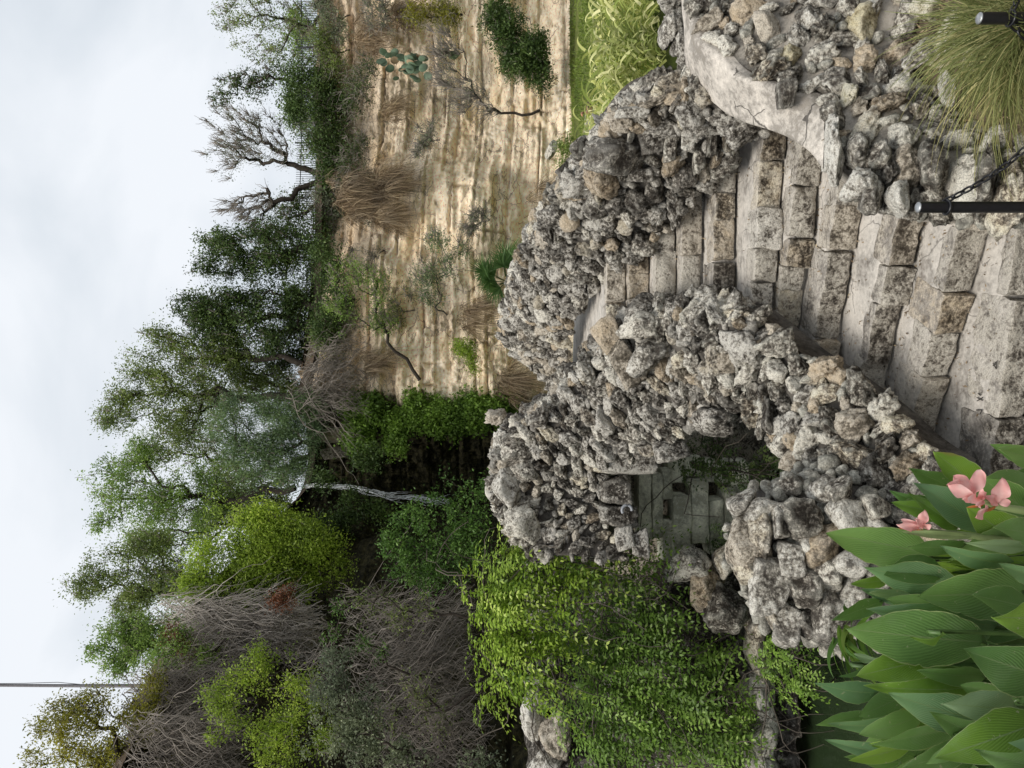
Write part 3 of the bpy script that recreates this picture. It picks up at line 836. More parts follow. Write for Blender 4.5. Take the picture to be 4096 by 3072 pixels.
# far parapet on the right of the steps and along the far side of the bridge
FT = [(2800, 375, 4.7), (2690, 412, 4.85), (2540, 430, 5.0), (2420, 560, 5.25), (2340, 690, 5.5), (2260, 770, 5.8), (2180, 900, 6.3), (2130, 980, 6.8), (2080, 1100, 7.5), (2055, 1210, 8.2), (2020, 1310, 9.0), (2045, 1390, 9.4), (2150, 1475, 9.6), (2280, 1550, 9.6)]
FB = [(3060, 530, 4.7), (2990, 545, 4.9), (2910, 630, 5.2), (2820, 740, 5.45), (2750, 820, 5.6), (2670, 910, 5.8), (2545, 1005, 6.1), (2450, 1070, 6.35), (2350, 1185, 6.9), (2272, 1300, 7.9), (2258, 1400, 8.6), (2265, 1470, 9.0), (2285, 1560, 9.3), (2330, 1650, 9.4)]
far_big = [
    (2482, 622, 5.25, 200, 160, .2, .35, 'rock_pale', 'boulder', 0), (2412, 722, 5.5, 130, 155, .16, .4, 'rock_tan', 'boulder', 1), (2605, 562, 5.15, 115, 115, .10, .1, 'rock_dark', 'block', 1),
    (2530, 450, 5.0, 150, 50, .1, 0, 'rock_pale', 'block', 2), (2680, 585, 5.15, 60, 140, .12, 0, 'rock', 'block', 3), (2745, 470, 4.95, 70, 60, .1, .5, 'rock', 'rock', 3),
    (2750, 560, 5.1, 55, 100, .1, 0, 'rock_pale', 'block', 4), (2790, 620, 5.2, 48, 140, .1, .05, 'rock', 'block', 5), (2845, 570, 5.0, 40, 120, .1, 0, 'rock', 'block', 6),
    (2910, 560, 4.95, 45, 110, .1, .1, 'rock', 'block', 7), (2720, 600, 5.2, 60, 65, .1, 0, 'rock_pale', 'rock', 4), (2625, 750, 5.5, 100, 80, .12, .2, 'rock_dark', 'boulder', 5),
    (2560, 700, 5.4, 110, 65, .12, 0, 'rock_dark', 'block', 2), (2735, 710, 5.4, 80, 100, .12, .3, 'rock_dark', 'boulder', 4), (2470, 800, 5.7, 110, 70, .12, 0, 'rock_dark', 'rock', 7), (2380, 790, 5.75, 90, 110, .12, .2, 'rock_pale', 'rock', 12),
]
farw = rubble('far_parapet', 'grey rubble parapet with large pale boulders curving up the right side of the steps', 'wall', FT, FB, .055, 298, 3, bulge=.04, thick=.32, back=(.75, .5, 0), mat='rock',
              mats=['rock_dark', 'rock_dark', 'rock', 'rock_dark', 'rock_dark', 'rock_tan'], pre=pre_from(far_big, 0), crest=.075, fill=500, n_scale=(.6, 1.2), embed=.3, spin=.5, nu=90, k=.76, upright=True)  # mostly dark stones: shade of the inner face put into the colour
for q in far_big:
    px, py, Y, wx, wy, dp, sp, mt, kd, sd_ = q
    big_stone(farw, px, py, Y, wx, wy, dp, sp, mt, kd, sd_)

# boulder pier between the canna bed and the pond
PT = [(3190, 1890, 4.5), (3130, 1950, 4.45), (2990, 1970, 4.4), (2930, 2080, 4.35), (2905, 2160, 4.3), (2930, 2270, 4.3), (3010, 2410, 4.35), (3080, 2520, 4.4)]
PB = [(3560, 1900, 4.1), (3600, 1980, 4.05), (3640, 2050, 4.0), (3650, 2130, 4.0), (3650, 2220, 4.0), (3650, 2330, 4.0), (3650, 2430, 4.1), (3650, 2540, 4.2)]
pier_big = [
    (2985, 2180, 4.25, 150, 200, .13, .9, 'rock_tan', 'boulder', 0), (3028, 2150, 4.22, 90, 200, .10, .1, 'rock_pale', 'boulder', 1), (3065, 2355, 4.2, 155, 190, .13, .5, 'rock_pale', 'boulder', 2),
    (2985, 2010, 4.35, 100, 90, .1, .2, 'rock_pale', 'boulder', 3), (3040, 2040, 4.25, 110, 70, .1, .1, 'rock_pale', 'boulder', 4), (3210, 2060, 4.15, 150, 130, .12, .2, 'rock_dark', 'boulder', 5),
    (3125, 2105, 4.15, 90, 120, .1, -.1, 'rock_pale', 'boulder', 6), (3165, 2225, 4.12, 105, 120, .1, .4, 'rock', 'boulder', 7), (3235, 2185, 4.1, 80, 130, .1, .2, 'rock_pale', 'boulder', 8),
    (3290, 2310, 4.1, 120, 150, .12, .8, 'rock', 'boulder', 9), (3305, 2190, 4.08, 110, 190, .1, -.2, 'rock_tan', 'boulder', 3), (3400, 2055, 4.05, 130, 110, .12, .1, 'rock', 'boulder', 5),
    (3215, 2360, 4.12, 130, 150, .12, .4, 'rock_dark', 'boulder', 1), (3150, 2480, 4.25, 110, 140, .12, .1, 'rock', 'boulder', 7), (3220, 2490, 4.2, 80, 130, .1, .0, 'rock_tan', 'boulder', 8),
    (3310, 2460, 4.15, 130, 150, .12, .2, 'rock', 'boulder', 4), (3390, 2400, 4.1, 90, 150, .1, .1, 'rock', 'boulder', 2), (3500, 2040, 4.0, 110, 90, .1, .1, 'rock', 'boulder', 6),
    (3290, 1960, 4.15, 90, 120, .1, .3, 'rock_pale', 'boulder', 0), (3150, 1960, 4.35, 100, 90, .1, .3, 'rock', 'boulder', 9), (3370, 1960, 4.05, 80, 100, .1, .1, 'rock_dark', 'boulder', 3),
    (3105, 2460, 4.3, 60, 90, .1, .2, 'rock', 'boulder', 5), (2970, 2290, 4.3, 80, 110, .12, .6, 'rock', 'boulder', 9), (3470, 2150, 4.0, 110, 120, .1, 0, 'rock', 'boulder', 1), (3400, 2250, 4.0, 130, 130, .12, .3, 'rock_pale', 'boulder', 0),
]
pier = rubble('boulder_wall', 'pier of big rounded grey boulders beside the pink canna lilies', 'wall', PT, PB, .055, 0, 4, bulge=.12, thick=.4, back=(0, 1, -1.0), mat='rock', mats=['rock', 'rock_pale'], pre=pre_from(pier_big, 0),
              fill=90, lib=BOULDERS, embed=.3)
for q in pier_big:
    px, py, Y, wx, wy, dp, sp, mt, kd, sd_ = q
    big_stone(pier, px, py, Y - .10, wx * 1.02, wy * 1.02, dp * .95, sp, {'rock_dark': 'rock'}.get(mt, 'rock_pale' if sd_ % 3 else mt), 'round', sd_)

# right retaining wall with its concrete coping
RT = [(2790, -150, 4.75), (2795, 0, 4.6), (2815, 90, 4.5), (2850, 150, 4.42), (2915, 205, 4.3), (2985, 270, 4.2), (3105, 310, 4.05), (3185, 335, 3.98), (3285, 370, 3.92), (3345, 470, 3.8), (3340, 640, 3.72), (3430, 740, 3.7), (3560, 830, 3.6), (3700, 865, 3.5), (3900, 880, 3.35), (4200, 900, 3.2)]
RB = [(3560, -150, 4.0), (3620, -30, 3.95), (3650, 60, 3.9), (3650, 130, 3.9), (3670, 180, 3.88), (3680, 240, 3.85), (3690, 280, 3.8), (3700, 310, 3.8), (3720, 350, 3.75), (3760, 400, 3.7), (3800, 450, 3.6), (3850, 490, 3.5), (3900, 520, 3.45), (3960, 560, 3.35), (4050, 590, 3.25), (4250, 640, 3.1)]
right_big = [
    (3345, 640, 3.66, 55, 210, .1, 0, 'rock_pale', 'boulder', 0), (3425, 625, 3.64, 85, 120, .1, .2, 'rock_pale', 'boulder', 1), (3505, 655, 3.58, 65, 145, .1, .1, 'rock', 'boulder', 2), (3548, 695, 3.52, 50, 90, .09, .1, 'rock_dark', 'boulder', 3),
    (3430, 745, 3.55, 95, 100, .1, .3, 'rock_pale', 'boulder', 4), (3485, 775, 3.5, 95, 110, .1, .2, 'rock_pale', 'boulder', 5), (3620, 680, 3.5, 95, 160, .1, -.1, 'rock_tan', 'boulder', 6), (3595, 800, 3.46, 95, 100, .1, .3, 'rock_pale', 'boulder', 7),
    (3730, 700, 3.45, 110, 190, .12, .15, 'rock', 'boulder', 8), (3850, 725, 3.36, 80, 210, .11, .1, 'rock', 'boulder', 9), (3920, 770, 3.3, 75, 240, .11, .0, 'rock', 'boulder', 1), (4050, 790, 3.2, 130, 270, .13, .1, 'rock', 'boulder', 3),
    (3700, 545, 3.62, 130, 70, .1, .2, 'rock_pale', 'boulder', 4), (3395, 395, 3.84, 60, 90, .1, 0, 'rock_yellow', 'rock', 3), (3165, 225, 4.05, 80, 70, .09, 0, 'rock_yellow', 'boulder', 5), (2990, 60, 4.35, 130, 110, .08, .2, 'rock_tan', 'boulder', 6),
    (3140, 380, 3.95, 75, 120, .07, 0, 'rock_pale', 'block', 1), (3460, 400, 3.8, 70, 100, .1, 0, 'rock', 'boulder', 2), (3620, 340, 3.84, 100, 130, .1, .1, 'rock', 'boulder', 3), (3450, 110, 4.0, 130, 120, .12, .2, 'rock_yellow', 'boulder', 7),
    (3600, 330, 3.8, 60, 100, .1, 0, 'rock', 'rock', 6), (3300, 130, 4.05, 70, 90, .1, .5, 'rock', 'rock', 8),
]
right_w = rubble('retaining_wall', 'curved retaining wall of embedded tan and grey stones under a smooth concrete coping', 'wall', RT, RB, .062, 298, 6, bulge=.07, thick=.35, back=(.1, .8, -.3), mat='rock',
                 mats=['rock', 'rock_pale', 'rock_tan', 'rock', 'rock'], pre=pre_from(right_big, 0), fill=200, n_scale=(.45, .85), embed=.12, k=.82, spin=1.2, corem='mortar_pale')
for q in right_big:
    px, py, Y, wx, wy, dp, sp, mt, kd, sd_ = q
    big_stone(right_w, px, py, Y, wx, wy, dp, sp, mt, kd, sd_)
CF = [P(2722, -200, 4.95), P(2731, 0, 4.76), P(2746, 241, 4.85), P(2764, 310, 4.85), P(2818, 378, 4.73), P(2894, 448, 4.55), P(2987, 500, 4.35), P(3132, 545, 4.1), P(3240, 612, 3.9), P(3305, 690, 3.74)]
CN = [P(2745, -200, 4.75), P(2750, 0, 4.6), P(2775, 100, 4.5), P(2800, 170, 4.42), P(2870, 225, 4.3), P(2940, 300, 4.2), P(3072, 345, 4.05), P(3150, 370, 3.98), P(3247, 400, 3.92), P(3310, 480, 3.8)]
nu = 90
A_, B_ = resample(CF, nu), resample(CN, nu)
e1 = fbm(A_ * 7, 4, 3)[:, None] * np.array([.012, .012, .006]); e2 = fbm(B_ * 6, 4, 6)[:, None] * np.array([.02, .02, .008])
A_ = A_ + e1; B_ = B_ + e2
rows = [A_ - [0, 0, 1.6], A_ - [0, 0, .03], A_ - norm(A_ - B_) * .012]
for t in np.linspace(.06, .94, 9):
    q_ = A_ * (1 - t) + B_ * t
    rows.append(q_ + np.array([0, 0, .012]) * (1 + fbm(q_ * 3, 3, 8)[:, None] * .5))
rows += [B_, B_ + norm(B_ - A_) * .015 - [0, 0, .03], B_ - norm(B_ - A_) * .02 - [0, 0, .34]]
add('coping', np.stack(rows, 1).reshape(-1, 3), grid_faces(nu, len(rows)), M['coping'], right_w)
big_stone(right_w, 3318, 585, 3.74, 40, 230, .09, 0, 'rock_pale', 'block', 2)

# soil bank on the right, in front of the retaining wall
sb_t = resample([P(*q) for q in RB], 60) + np.array([0, .08, .02])
sb_b = np.column_stack([np.linspace(2.9, .95, 60), np.linspace(1.6, 1.5, 60), np.linspace(.42, .1, 60)])
v = np.linspace(0, 1, 40)
G = sb_t[:, None] * (1 - v)[None, :, None] + sb_b[:, None] * v[None, :, None]
G[..., 2] += .035 * fbm(G * 3.5, 4, 3) + .01 * fbm(G * 22, 3, 4)
tag(add('soil_bank', G.reshape(-1, 3), grid_faces(60, 40), M['soil']), kind='structure')

# ------------------------------------------------------------------ rocky bank left of the bridge, under the vines
def build_bank():
    prof = [(3190, 7.9), (3150, 8.0), (3060, 8.05), (3010, 8.12), (2995, 8.5), (2960, 8.75), (2800, 8.85), (2600, 8.95), (2400, 9.1), (2250, 9.25), (2150, 9.5), (2120, 10.2), (2110, 12), (2150, 15)]
    ys = np.linspace(2120, 3500, 120)
    pr = resample(prof, 70)
    G = np.zeros((len(ys), 70, 3))
    for i, y in enumerate(ys):
        for j, (px, Y) in enumerate(pr):
            drop = 1.0 if y > 2250 else (y - 2120) / 130.0
            G[i, j] = P(px, y, Y + .0)
            G[i, j, 0] = (1536 - y) / F * 8.4
    d = fbm(G * 1.3, 4, 6) * .28 + .12 * (1 - np.abs(fbm(G * 3.4, 3, 8)))
    dz = fbm(G * 2.2, 3, 12) * .1
    G[..., 1] -= d; G[..., 2] += dz
    tag(add('rock_bank', G.reshape(-1, 3), grid_faces(len(ys), 70), M['rock_dark']), kind='structure')
build_bank()
bank_rocks = [(2190, 2740, 9.0, 130, 170, 'rock_pale'), (2130, 2880, 9.3, 90, 150, 'rock_pale'), (2230, 2960, 9.0, 110, 180, 'rock_tan'), (2180, 3060, 9.0, 120, 130, 'rock_pale'), (2750, 2270, 7.9, 130, 120, 'rock'), (2820, 2330, 7.8, 130, 150, 'rock_tan'),
              (2880, 2430, 7.7, 150, 160, 'rock'), (2900, 2250, 7.7, 100, 90, 'rock_pale'), (2560, 2420, 8.4, 60, 70, 'rock_tan'), (3030, 2450, 7.9, 70, 150, 'rock_pale'), (3040, 2620, 7.95, 80, 210, 'rock'),
              (3045, 2800, 7.95, 95, 180, 'rock_dark'), (3050, 2960, 7.95, 90, 200, 'rock'), (3000, 2760, 8.2, 50, 70, 'rock_pale'), (3050, 3100, 7.95, 90, 160, 'rock_dark'), (2150, 2560, 9.1, 70, 80, 'rock_pale')]
BL = ['pale boulder on the bank top half wrapped by the bright vine', 'second pale boulder on the bank top, highest and farthest back', 'tan boulder on the bank top near the left edge of the view', 'pale boulder on the bank top cut by the left edge of the view',
      'grey boulder in the bank just under the left foot of the bridge', 'tan boulder low in the bank between bridge foot and pond', 'big grey boulder overhanging the dark hollow above the pond', 'small pale boulder at the end of the shaded stone courses',
      'small tan stone showing through the middle of the green vine', 'pale boulder of the waterline ledge nearest the boulder pier', 'long grey boulder in the middle of the waterline ledge', 'long dark boulder of the waterline ledge near the open water',
      'wet grey boulder of the waterline ledge nearest the left edge', 'small pale stone lying on the waterline ledge', 'dark boulder of the waterline ledge cut by the left edge', 'small pale boulder at the front of the bank top beside the bright vine']
for q, (px, py, Y, wx, wy, mt) in enumerate(bank_rocks):
    o, _ = big_stone(None, px, py, Y, wx, wy, .22, .1 * (q % 3 - 1), mt, 'boulder', q, name='bank_boulder')
    tag(o, BL[q], 'boulder', 'boulders of the vine covered bank')

# masonry seen in the shade under the bridge: long pale courses
und = thing('abutment_wall', 'shaded wall of long pale stone courses seen under the bridge', 'wall', P(2680, 2050, 8.6))
rng = np.random.default_rng(8)
def course(px, py, wx, wy, Y, name='course_stone'):
    c = P(px, py, Y)
    W, Fs = rough_block(rng, wy / F * Y, wx / F * Y, .35, amp=.02, n=(16, 8, 7), r=.12)
    add(name, W + c, Fs, M['log'], und)
for q in [(2570, 2015, 50, 250, 8.5), (2620, 2020, 42, 250, 8.5), (2658, 1930, 38, 110, 8.5), (2658, 2150, 38, 160, 8.5), (2715, 2100, 74, 250, 8.45), (2785, 2040, 70, 250, 8.5), (2850, 2100, 60, 220, 8.55), (2905, 2050, 50, 200, 8.55),
          (2690, 1880, 60, 90, 8.7), (2760, 1860, 70, 80, 8.7), (2850, 1880, 90, 90, 8.75), (2940, 1900, 80, 130, 8.7)]:
    course(*q)
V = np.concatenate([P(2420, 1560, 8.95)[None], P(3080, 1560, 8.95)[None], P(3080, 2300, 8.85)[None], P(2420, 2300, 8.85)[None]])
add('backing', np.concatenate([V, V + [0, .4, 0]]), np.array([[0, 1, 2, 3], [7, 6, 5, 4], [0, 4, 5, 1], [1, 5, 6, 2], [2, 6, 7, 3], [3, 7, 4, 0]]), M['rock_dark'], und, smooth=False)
# grey conduit elbow on the overhang
t = np.linspace(0, 1, 14)
c0 = P(2508, 2040, 6.72)
arc = np.stack([c0[0] + .045 * np.cos(math.pi * (1.2 - 1.25 * t) - math.pi / 2) , np.full(14, c0[1]), c0[2] + .045 * np.sin(math.pi * (1.2 - 1.25 * t) - math.pi / 2)], -1)
tag(tube_obj('conduit_elbow', [(arc, .014)], M['pvc'], None, 8), 'small grey plastic pipe elbow sticking out under the dark overhang', 'pipe')

# stone foundation mass of the stairs so the void under the arch ends
V, Fs = rough_block(rng, 2.1, 1.6, 2.6, amp=.05, n=(20, 14, 14), r=.1)
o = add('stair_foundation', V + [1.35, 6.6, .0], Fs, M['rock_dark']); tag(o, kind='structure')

# ------------------------------------------------------------------ foliage
LM = {}
LM['dark'] = leaf_mat('dark_evergreen_leaves', (0.030, 0.054, 0.018), (0.085, 0.144, 0.037), (0.169, 0.236, 0.068), trans=.25)
LM['olive'] = leaf_mat('olive_green_leaves', (0.084, 0.126, 0.033), (0.232, 0.315, 0.084), (0.420, 0.505, 0.168), trans=.4)
LM['light'] = leaf_mat('fresh_green_leaves', (0.092, 0.163, 0.036), (0.255, 0.401, 0.092), (0.474, 0.620, 0.182), trans=.45)
LM['lime'] = leaf_mat('yellow_green_leaves', (0.119, 0.186, 0.026), (0.371, 0.524, 0.068), (0.709, 0.844, 0.169), trans=.45)
LM['vine_bright'] = leaf_mat('bright_vine_leaves', (0.100, 0.190, 0.020), (0.340, 0.500, 0.060), (0.600, 0.740, 0.180), trans=.45, rough=.42)
LM['vine'] = leaf_mat('green_vine_leaves', (.075, .14, .025), (.21, .36, .06), (.40, .57, .15), trans=.4, rough=.42)
LM['glossy'] = leaf_mat('glossy_laurel_leaves', (0.034, 0.081, 0.016), (0.108, 0.216, 0.041), (0.216, 0.365, 0.081), trans=.35, rough=.5, spec=.3)
LM['fern'] = leaf_mat('fern_leaves', (0.069, 0.129, 0.021), (0.190, 0.328, 0.052), (0.310, 0.483, 0.103), trans=.4)
LM['feather'] = leaf_mat('feathery_blue_green_leaves', (0.072, 0.121, 0.061), (0.182, 0.284, 0.121), (0.304, 0.425, 0.182), trans=.4)
LM['grey'] = leaf_mat('grey_green_leaves', (0.095, 0.123, 0.076), (0.227, 0.274, 0.170), (0.378, 0.435, 0.284), trans=.35)
LM['rust'] = leaf_mat('dead_rust_leaves', (0.100, 0.035, 0.015), (0.240, 0.100, 0.050), (0.320, 0.160, 0.090), trans=.2)
LM['dry'] = leaf_mat('dry_grass_blades', (0.130, 0.091, 0.058), (0.312, 0.234, 0.150), (0.494, 0.403, 0.273), trans=.2)
LM['gold'] = leaf_mat('mustard_leaves', (0.149, 0.162, 0.020), (0.324, 0.324, 0.041), (0.540, 0.513, 0.108), trans=.4)
LM['reed'] = leaf_mat('variegated_reed_blades', (0.242, 0.330, 0.077), (0.550, 0.594, 0.198), (0.850, 0.836, 0.462), trans=.35)
LM['grass'] = leaf_mat('lawn_blades', (0.105, 0.165, 0.030), (0.225, 0.315, 0.060), (0.450, 0.495, 0.150), trans=.35)
LM['muhly'] = leaf_mat('fine_grass_blades', (0.115, 0.138, 0.046), (0.276, 0.310, 0.115), (0.483, 0.437, 0.207), trans=.3)

def grow(rng, base, pts, r0, wob=.10, sides=5):
    """branches joining base to every point; each point hangs on the nearest node nearer the base"""
    pts = np.asarray(pts); order = np.argsort(np.linalg.norm(pts - base, axis=1))
    nodes = [np.asarray(base, float)]; par = [-1]; dist = [0.0]
    for i in order:
        A = np.array(nodes); d = np.linalg.norm(A - pts[i], axis=1) + .35 * np.array(dist) * .55
        down = np.maximum(0, A[:, 2] - pts[i][2]) * .5
        k = int(np.argmin(d + down))
        nodes.append(pts[i]); par.append(k); dist.append(dist[k] + np.linalg.norm(pts[i] - nodes[k]))
    w = np.ones(len(nodes))
    for i in range(len(nodes) - 1, 0, -1): w[par[i]] += w[i]
    segs = []
    for i in range(1, len(nodes)):
        a, b = nodes[par[i]], nodes[i]; L_ = np.linalg.norm(b - a)
        n = 4 if L_ < 1 else 6
        t = np.linspace(0, 1, n)[:, None]
        p = a * (1 - t) + b * t
        p[1:-1] += rng.normal(size=(n - 2, 3)) * wob * L_ * .5
        p[:, 2] += (np.sin(t[:, 0] * math.pi) * .06 * L_)
        ra = max(.006, .62 * r0 * (w[i] / w[0]) ** .62)
        segs.append((p, np.linspace(ra * 1.05, ra * .85, n)))
    return tubes(segs, sides)

def blob_pts(rng, b, Y, n, shell=.5):
    px, py, rx, ry = b[:4]; Yb = Y + (b[4] if len(b) > 4 else 0)
    c = P(px, py, Yb)
    d = norm(rng.normal(size=(n, 3))); r = rng.random(n)[:, None] ** shell
    R_ = np.array([ry / F * Yb, min(ry, rx) / F * Yb * .8, rx / F * Yb])
    r = r * (1 + .45 * vnoise(d * 1.9 + px * .37, 3)[:, None])
    return c + d * r * R_

def veg(name, label, cat, Y, base, blobs, mat, leaf=.14, dens=60, per=34, bark='bark', r0=.14, seed=0, group=None, cs=.32, aspect=2.2, droop=None, branches=True, tall=None, shell=.42, twigs=0):
    rng = np.random.default_rng(seed + 1000)
    bp = P(base[0], base[1], Y + (base[2] if len(base) > 2 else 0))
    leaf *= .80 if Y > 19 else .85
    per = int(per * (1.5 if Y > 19 else 1.35))
    if cat == 'tree' and Y > 19: cs *= .8
    if cat == 'tree' and Y > 19: twigs = max(twigs, 420)
    root = thing(name, label, cat, bp, group)
    cen = []
    for b in blobs:
        area = (b[2] / F * Y) * (b[3] / F * Y)
        cen.append(blob_pts(rng, b, Y, max(4, int(dens * area * (3.6 if Y > 19 else 1.5))), shell))
    cen = np.concatenate(cen)
    if len(cen) > 30: cen = cen[fbm(cen * (2.6 * 14 / Y), 2, seed) > (-.38 if cat == 'tree' else -.24)]
    if branches:
        sub = cen[rng.permutation(len(cen))[:330]]
        V, Fc = grow(rng, bp, sub, r0)
        add('trunk', V, Fc, M[bark], root)
    Vs = []
    base_attr = rng.random(len(cen)) * .55 + .2
    n = len(cen) * per
    idx = np.repeat(np.arange(len(cen)), per)
    pt = cen[idx] + rng.normal(size=(n, 3)) * cs * np.array([1, 1, .8]) * rng.uniform(.4, 1.2, len(cen))[idx][:, None]
    V, Fc, a = leaves(rng, pt, leaf, aspect, .3, droop, attrbase=base_attr[idx])
    o = add('crown' if cat == 'tree' else 'foliage', V, Fc, LM[mat], root, smooth=False, attr=a)
    if twigs:
        k = rng.integers(len(cen), size=twigs)
        segs = []
        for i in k:
            d = norm(cen[i] - bp + rng.normal(size=3) * 1.2) * rng.uniform(.4, 1.1) * cs * (1.7 if cat == 'tree' and mat != 'grey' else 2.6)
            p = cen[i] + d * np.linspace(0, 1, 5)[:, None] + rng.normal(size=(5, 3)) * .03 * cs * 6 * np.linspace(0, 1, 5)[:, None]
            segs.append((p, np.linspace(.012, .004, 5) * Y / 24))
        V, Fc = tubes(segs, 3)
        o = add('twigs', V, Fc, M['twig'], root); o['kind'] = 'stuff'
    return root

veg('rim_tree', 'thin pale tree beside the railing at the right end of the cliff top', 'tree', 35, (1300, 40), [(1000, 40, 150, 130), (1090, 190, 110, 100), (1180, 100, 80, 100), (900, 36, 26, 30)], 'olive', .13, 9, 26, r0=.16, seed=1, cs=.28, twigs=200)
veg('rim_tree', 'slender tree with clumped dark leaves right of the feathery grey tree', 'tree', 34, (1300, 380), [(935, 330, 70, 60), (1010, 330, 70, 60), (1080, 300, 60, 55), (900, 400, 50, 40)], 'dark', .14, 12, 28, r0=.12, seed=2, cs=.25, twigs=80)
veg('rim_shrub', 'dense dark green shrub filling the rim below the slender tree', 'shrub', 33.5, (1400, 380), [(1240, 330, 110, 75), (1280, 430, 110, 90), (1180, 430, 60, 60)], 'dark', .15, 38, 40, r0=.1, seed=3)
veg('rim_tree', 'feathery grey tree with fine bare twigs and a leaning trunk on the cliff top', 'tree', 34, (1290, 690), [(920, 580, 105, 120), (1030, 560, 110, 130), (1110, 600, 70, 90)], 'grey', .09, 11, 22, r0=.24, seed=4, cs=.3, twigs=900, bark='bark')
veg('rim_shrub', 'low dark shrub spilling over the rim under the feathery tree', 'shrub', 33, (1420, 600), [(1290, 560, 95, 130), (1330, 680, 70, 90)], 'dark', .14, 28, 34, r0=.1, seed=5, twigs=120)
veg('dead_tree', 'leaning half dead tree with bare forked branches against the sky', 'tree', 33.5, (1290, 720), [(950, 830, 90, 50), (1020, 880, 60, 60), (1080, 800, 80, 60)], 'grey', .07, 14, 5, r0=.22, seed=6, twigs=260)
veg('rim_tree', 'dense dark oak right of the tall oak group on the cliff top', 'tree', 32.5, (1300, 1010), [(870, 970, 75, 60), (960, 1010, 90, 100), (1080, 1010, 120, 130), (1190, 980, 80, 110), (840, 1060, 60, 50)], 'dark', .15, 26, 36, r0=.26, seed=7)
veg('rim_tree', 'tall dark oak at the middle of the cliff top with sky showing under its crown', 'tree', 32, (1300, 1250), [(800, 1230, 80, 90), (880, 1330, 110, 110), (960, 1200, 110, 110), (1080, 1290, 110, 120), (1170, 1180, 60, 80)], 'dark', .15, 26, 36, r0=.28, seed=8)
veg('rim_shrub', 'dark undergrowth hanging below the middle oaks', 'shrub', 31, (1420, 1200), [(1290, 1060, 80, 110), (1330, 1210, 80, 110), (1300, 1330, 70, 80)], 'dark', .14, 34, 34, r0=.1, seed=9)
veg('rim_tree', 'olive green tree on the rim right of the highest crowns', 'tree', 32, (1300, 1450), [(700, 1390, 90, 80), (830, 1440, 120, 100), (620, 1340, 50, 40), (930, 1400, 80, 90)], 'olive', .13, 20, 34, r0=.24, seed=10)
veg('rim_tree', 'highest olive tree on the rim above the waterfall alcove', 'tree', 32, (1230, 1600), [(560, 1490, 110, 80), (500, 1620, 100, 100), (650, 1560, 130, 110), (720, 1680, 130, 110), (800, 1570, 90, 90), (430, 1690, 50, 60)], 'olive', .13, 18, 34, r0=.26, seed=11)
veg('weeping_tree', 'feathery dark green tree drooping over the waterfall alcove', 'tree', 30, (1240, 1780), [(930, 1700, 110, 120), (1010, 1830, 120, 90), (1110, 1740, 130, 100), (1180, 1660, 80, 60), (1150, 1860, 110, 80), (1060, 1640, 70, 60), (1240, 1720, 70, 70), (1215, 1840, 60, 60), (1250, 1620, 60, 50)], 'feather', .13, 38, 40, r0=.2, seed=12, aspect=4, droop=(0, 0, -1.2))
veg('rim_tree', 'light green tree left of the highest olive tree', 'tree', 31, (1180, 1950), [(480, 1950, 110, 130), (560, 1830, 90, 80), (650, 2010, 150, 130), (800, 1950, 110, 120), (420, 2080, 60, 60)], 'light', .13, 18, 34, r0=.24, seed=13)
veg('lime_shrub', 'bright yellow green shrub beside the waterfall', 'shrub', 24, (1400, 2330), [(900, 2090, 70, 70), (1000, 2070, 70, 60), (1090, 2110, 90, 80), (1190, 2160, 110, 80), (980, 2210, 110, 80), (840, 2220, 70, 60), (1110, 2270, 110, 80), (1290, 2200, 80, 60), (900, 2320, 100, 60), (1020, 2350, 90, 50), (1230, 2310, 100, 60), (1350, 2270, 60, 50), (780, 2330, 60, 60), (1150, 2390, 80, 40)], 'lime', .12, 62, 40, r0=.10, seed=14, cs=.27, twigs=200)
veg('rim_tree', 'ragged light green tree above the hanging grey vines', 'tree', 25, (800, 2420), [(420, 2290, 100, 80), (520, 2230, 90, 80), (540, 2400, 110, 90), (350, 2360, 60, 40), (650, 2300, 110, 90), (300, 2330, 40, 25), (620, 2170, 90, 60)], 'olive', .11, 30, 36, r0=.18, seed=15, cs=.25)
veg('rim_tree', 'small fresh green tree just right of the tall pole', 'tree', 22, (800, 2600), [(500, 2530, 100, 80), (480, 2640, 80, 60), (600, 2580, 100, 80), (390, 2600, 60, 30), (700, 2500, 70, 60)], 'light', .10, 42, 36, r0=.14, seed=16, cs=.2)
veg('rim_tree', 'dark olive tree with twisted black limbs left of the tall pole', 'tree', 17, (680, 3020), [(340, 2830, 80, 60), (260, 2930, 90, 80), (180, 2900, 50, 40), (420, 2900, 80, 60), (150, 3030, 60, 50), (330, 3030, 110, 50), (400, 2790, 50, 30), (250, 2840, 60, 50), (420, 3010, 80, 60), (480, 2860, 60, 50)], 'gold', .075, 110, 44, r0=.13, seed=17, cs=.17, twigs=260)
veg('mustard_shrub', 'mustard coloured shrub clinging to the left bank among bare vines', 'shrub', 20, (850, 2720), [(790, 2670, 60, 50), (600, 2780, 40, 40), (830, 2750, 40, 40)], 'gold', .09, 60, 36, r0=.07, seed=18, cs=.16)
veg('lime_shrub', 'airy lime green shrub in front of the left bank', 'shrub', 14.5, (1500, 2900), [(1010, 2620, 90, 50), (960, 2750, 120, 90), (1120, 2680, 120, 90), (1200, 2800, 140, 120), (860, 2790, 70, 60), (1100, 2930, 140, 90), (1270, 2920, 120, 100), (960, 2880, 110, 70), (1130, 3030, 140, 60), (880, 2980, 70, 60)], 'lime', .065, 110, 40, r0=.06, seed=19, cs=.14, twigs=150)
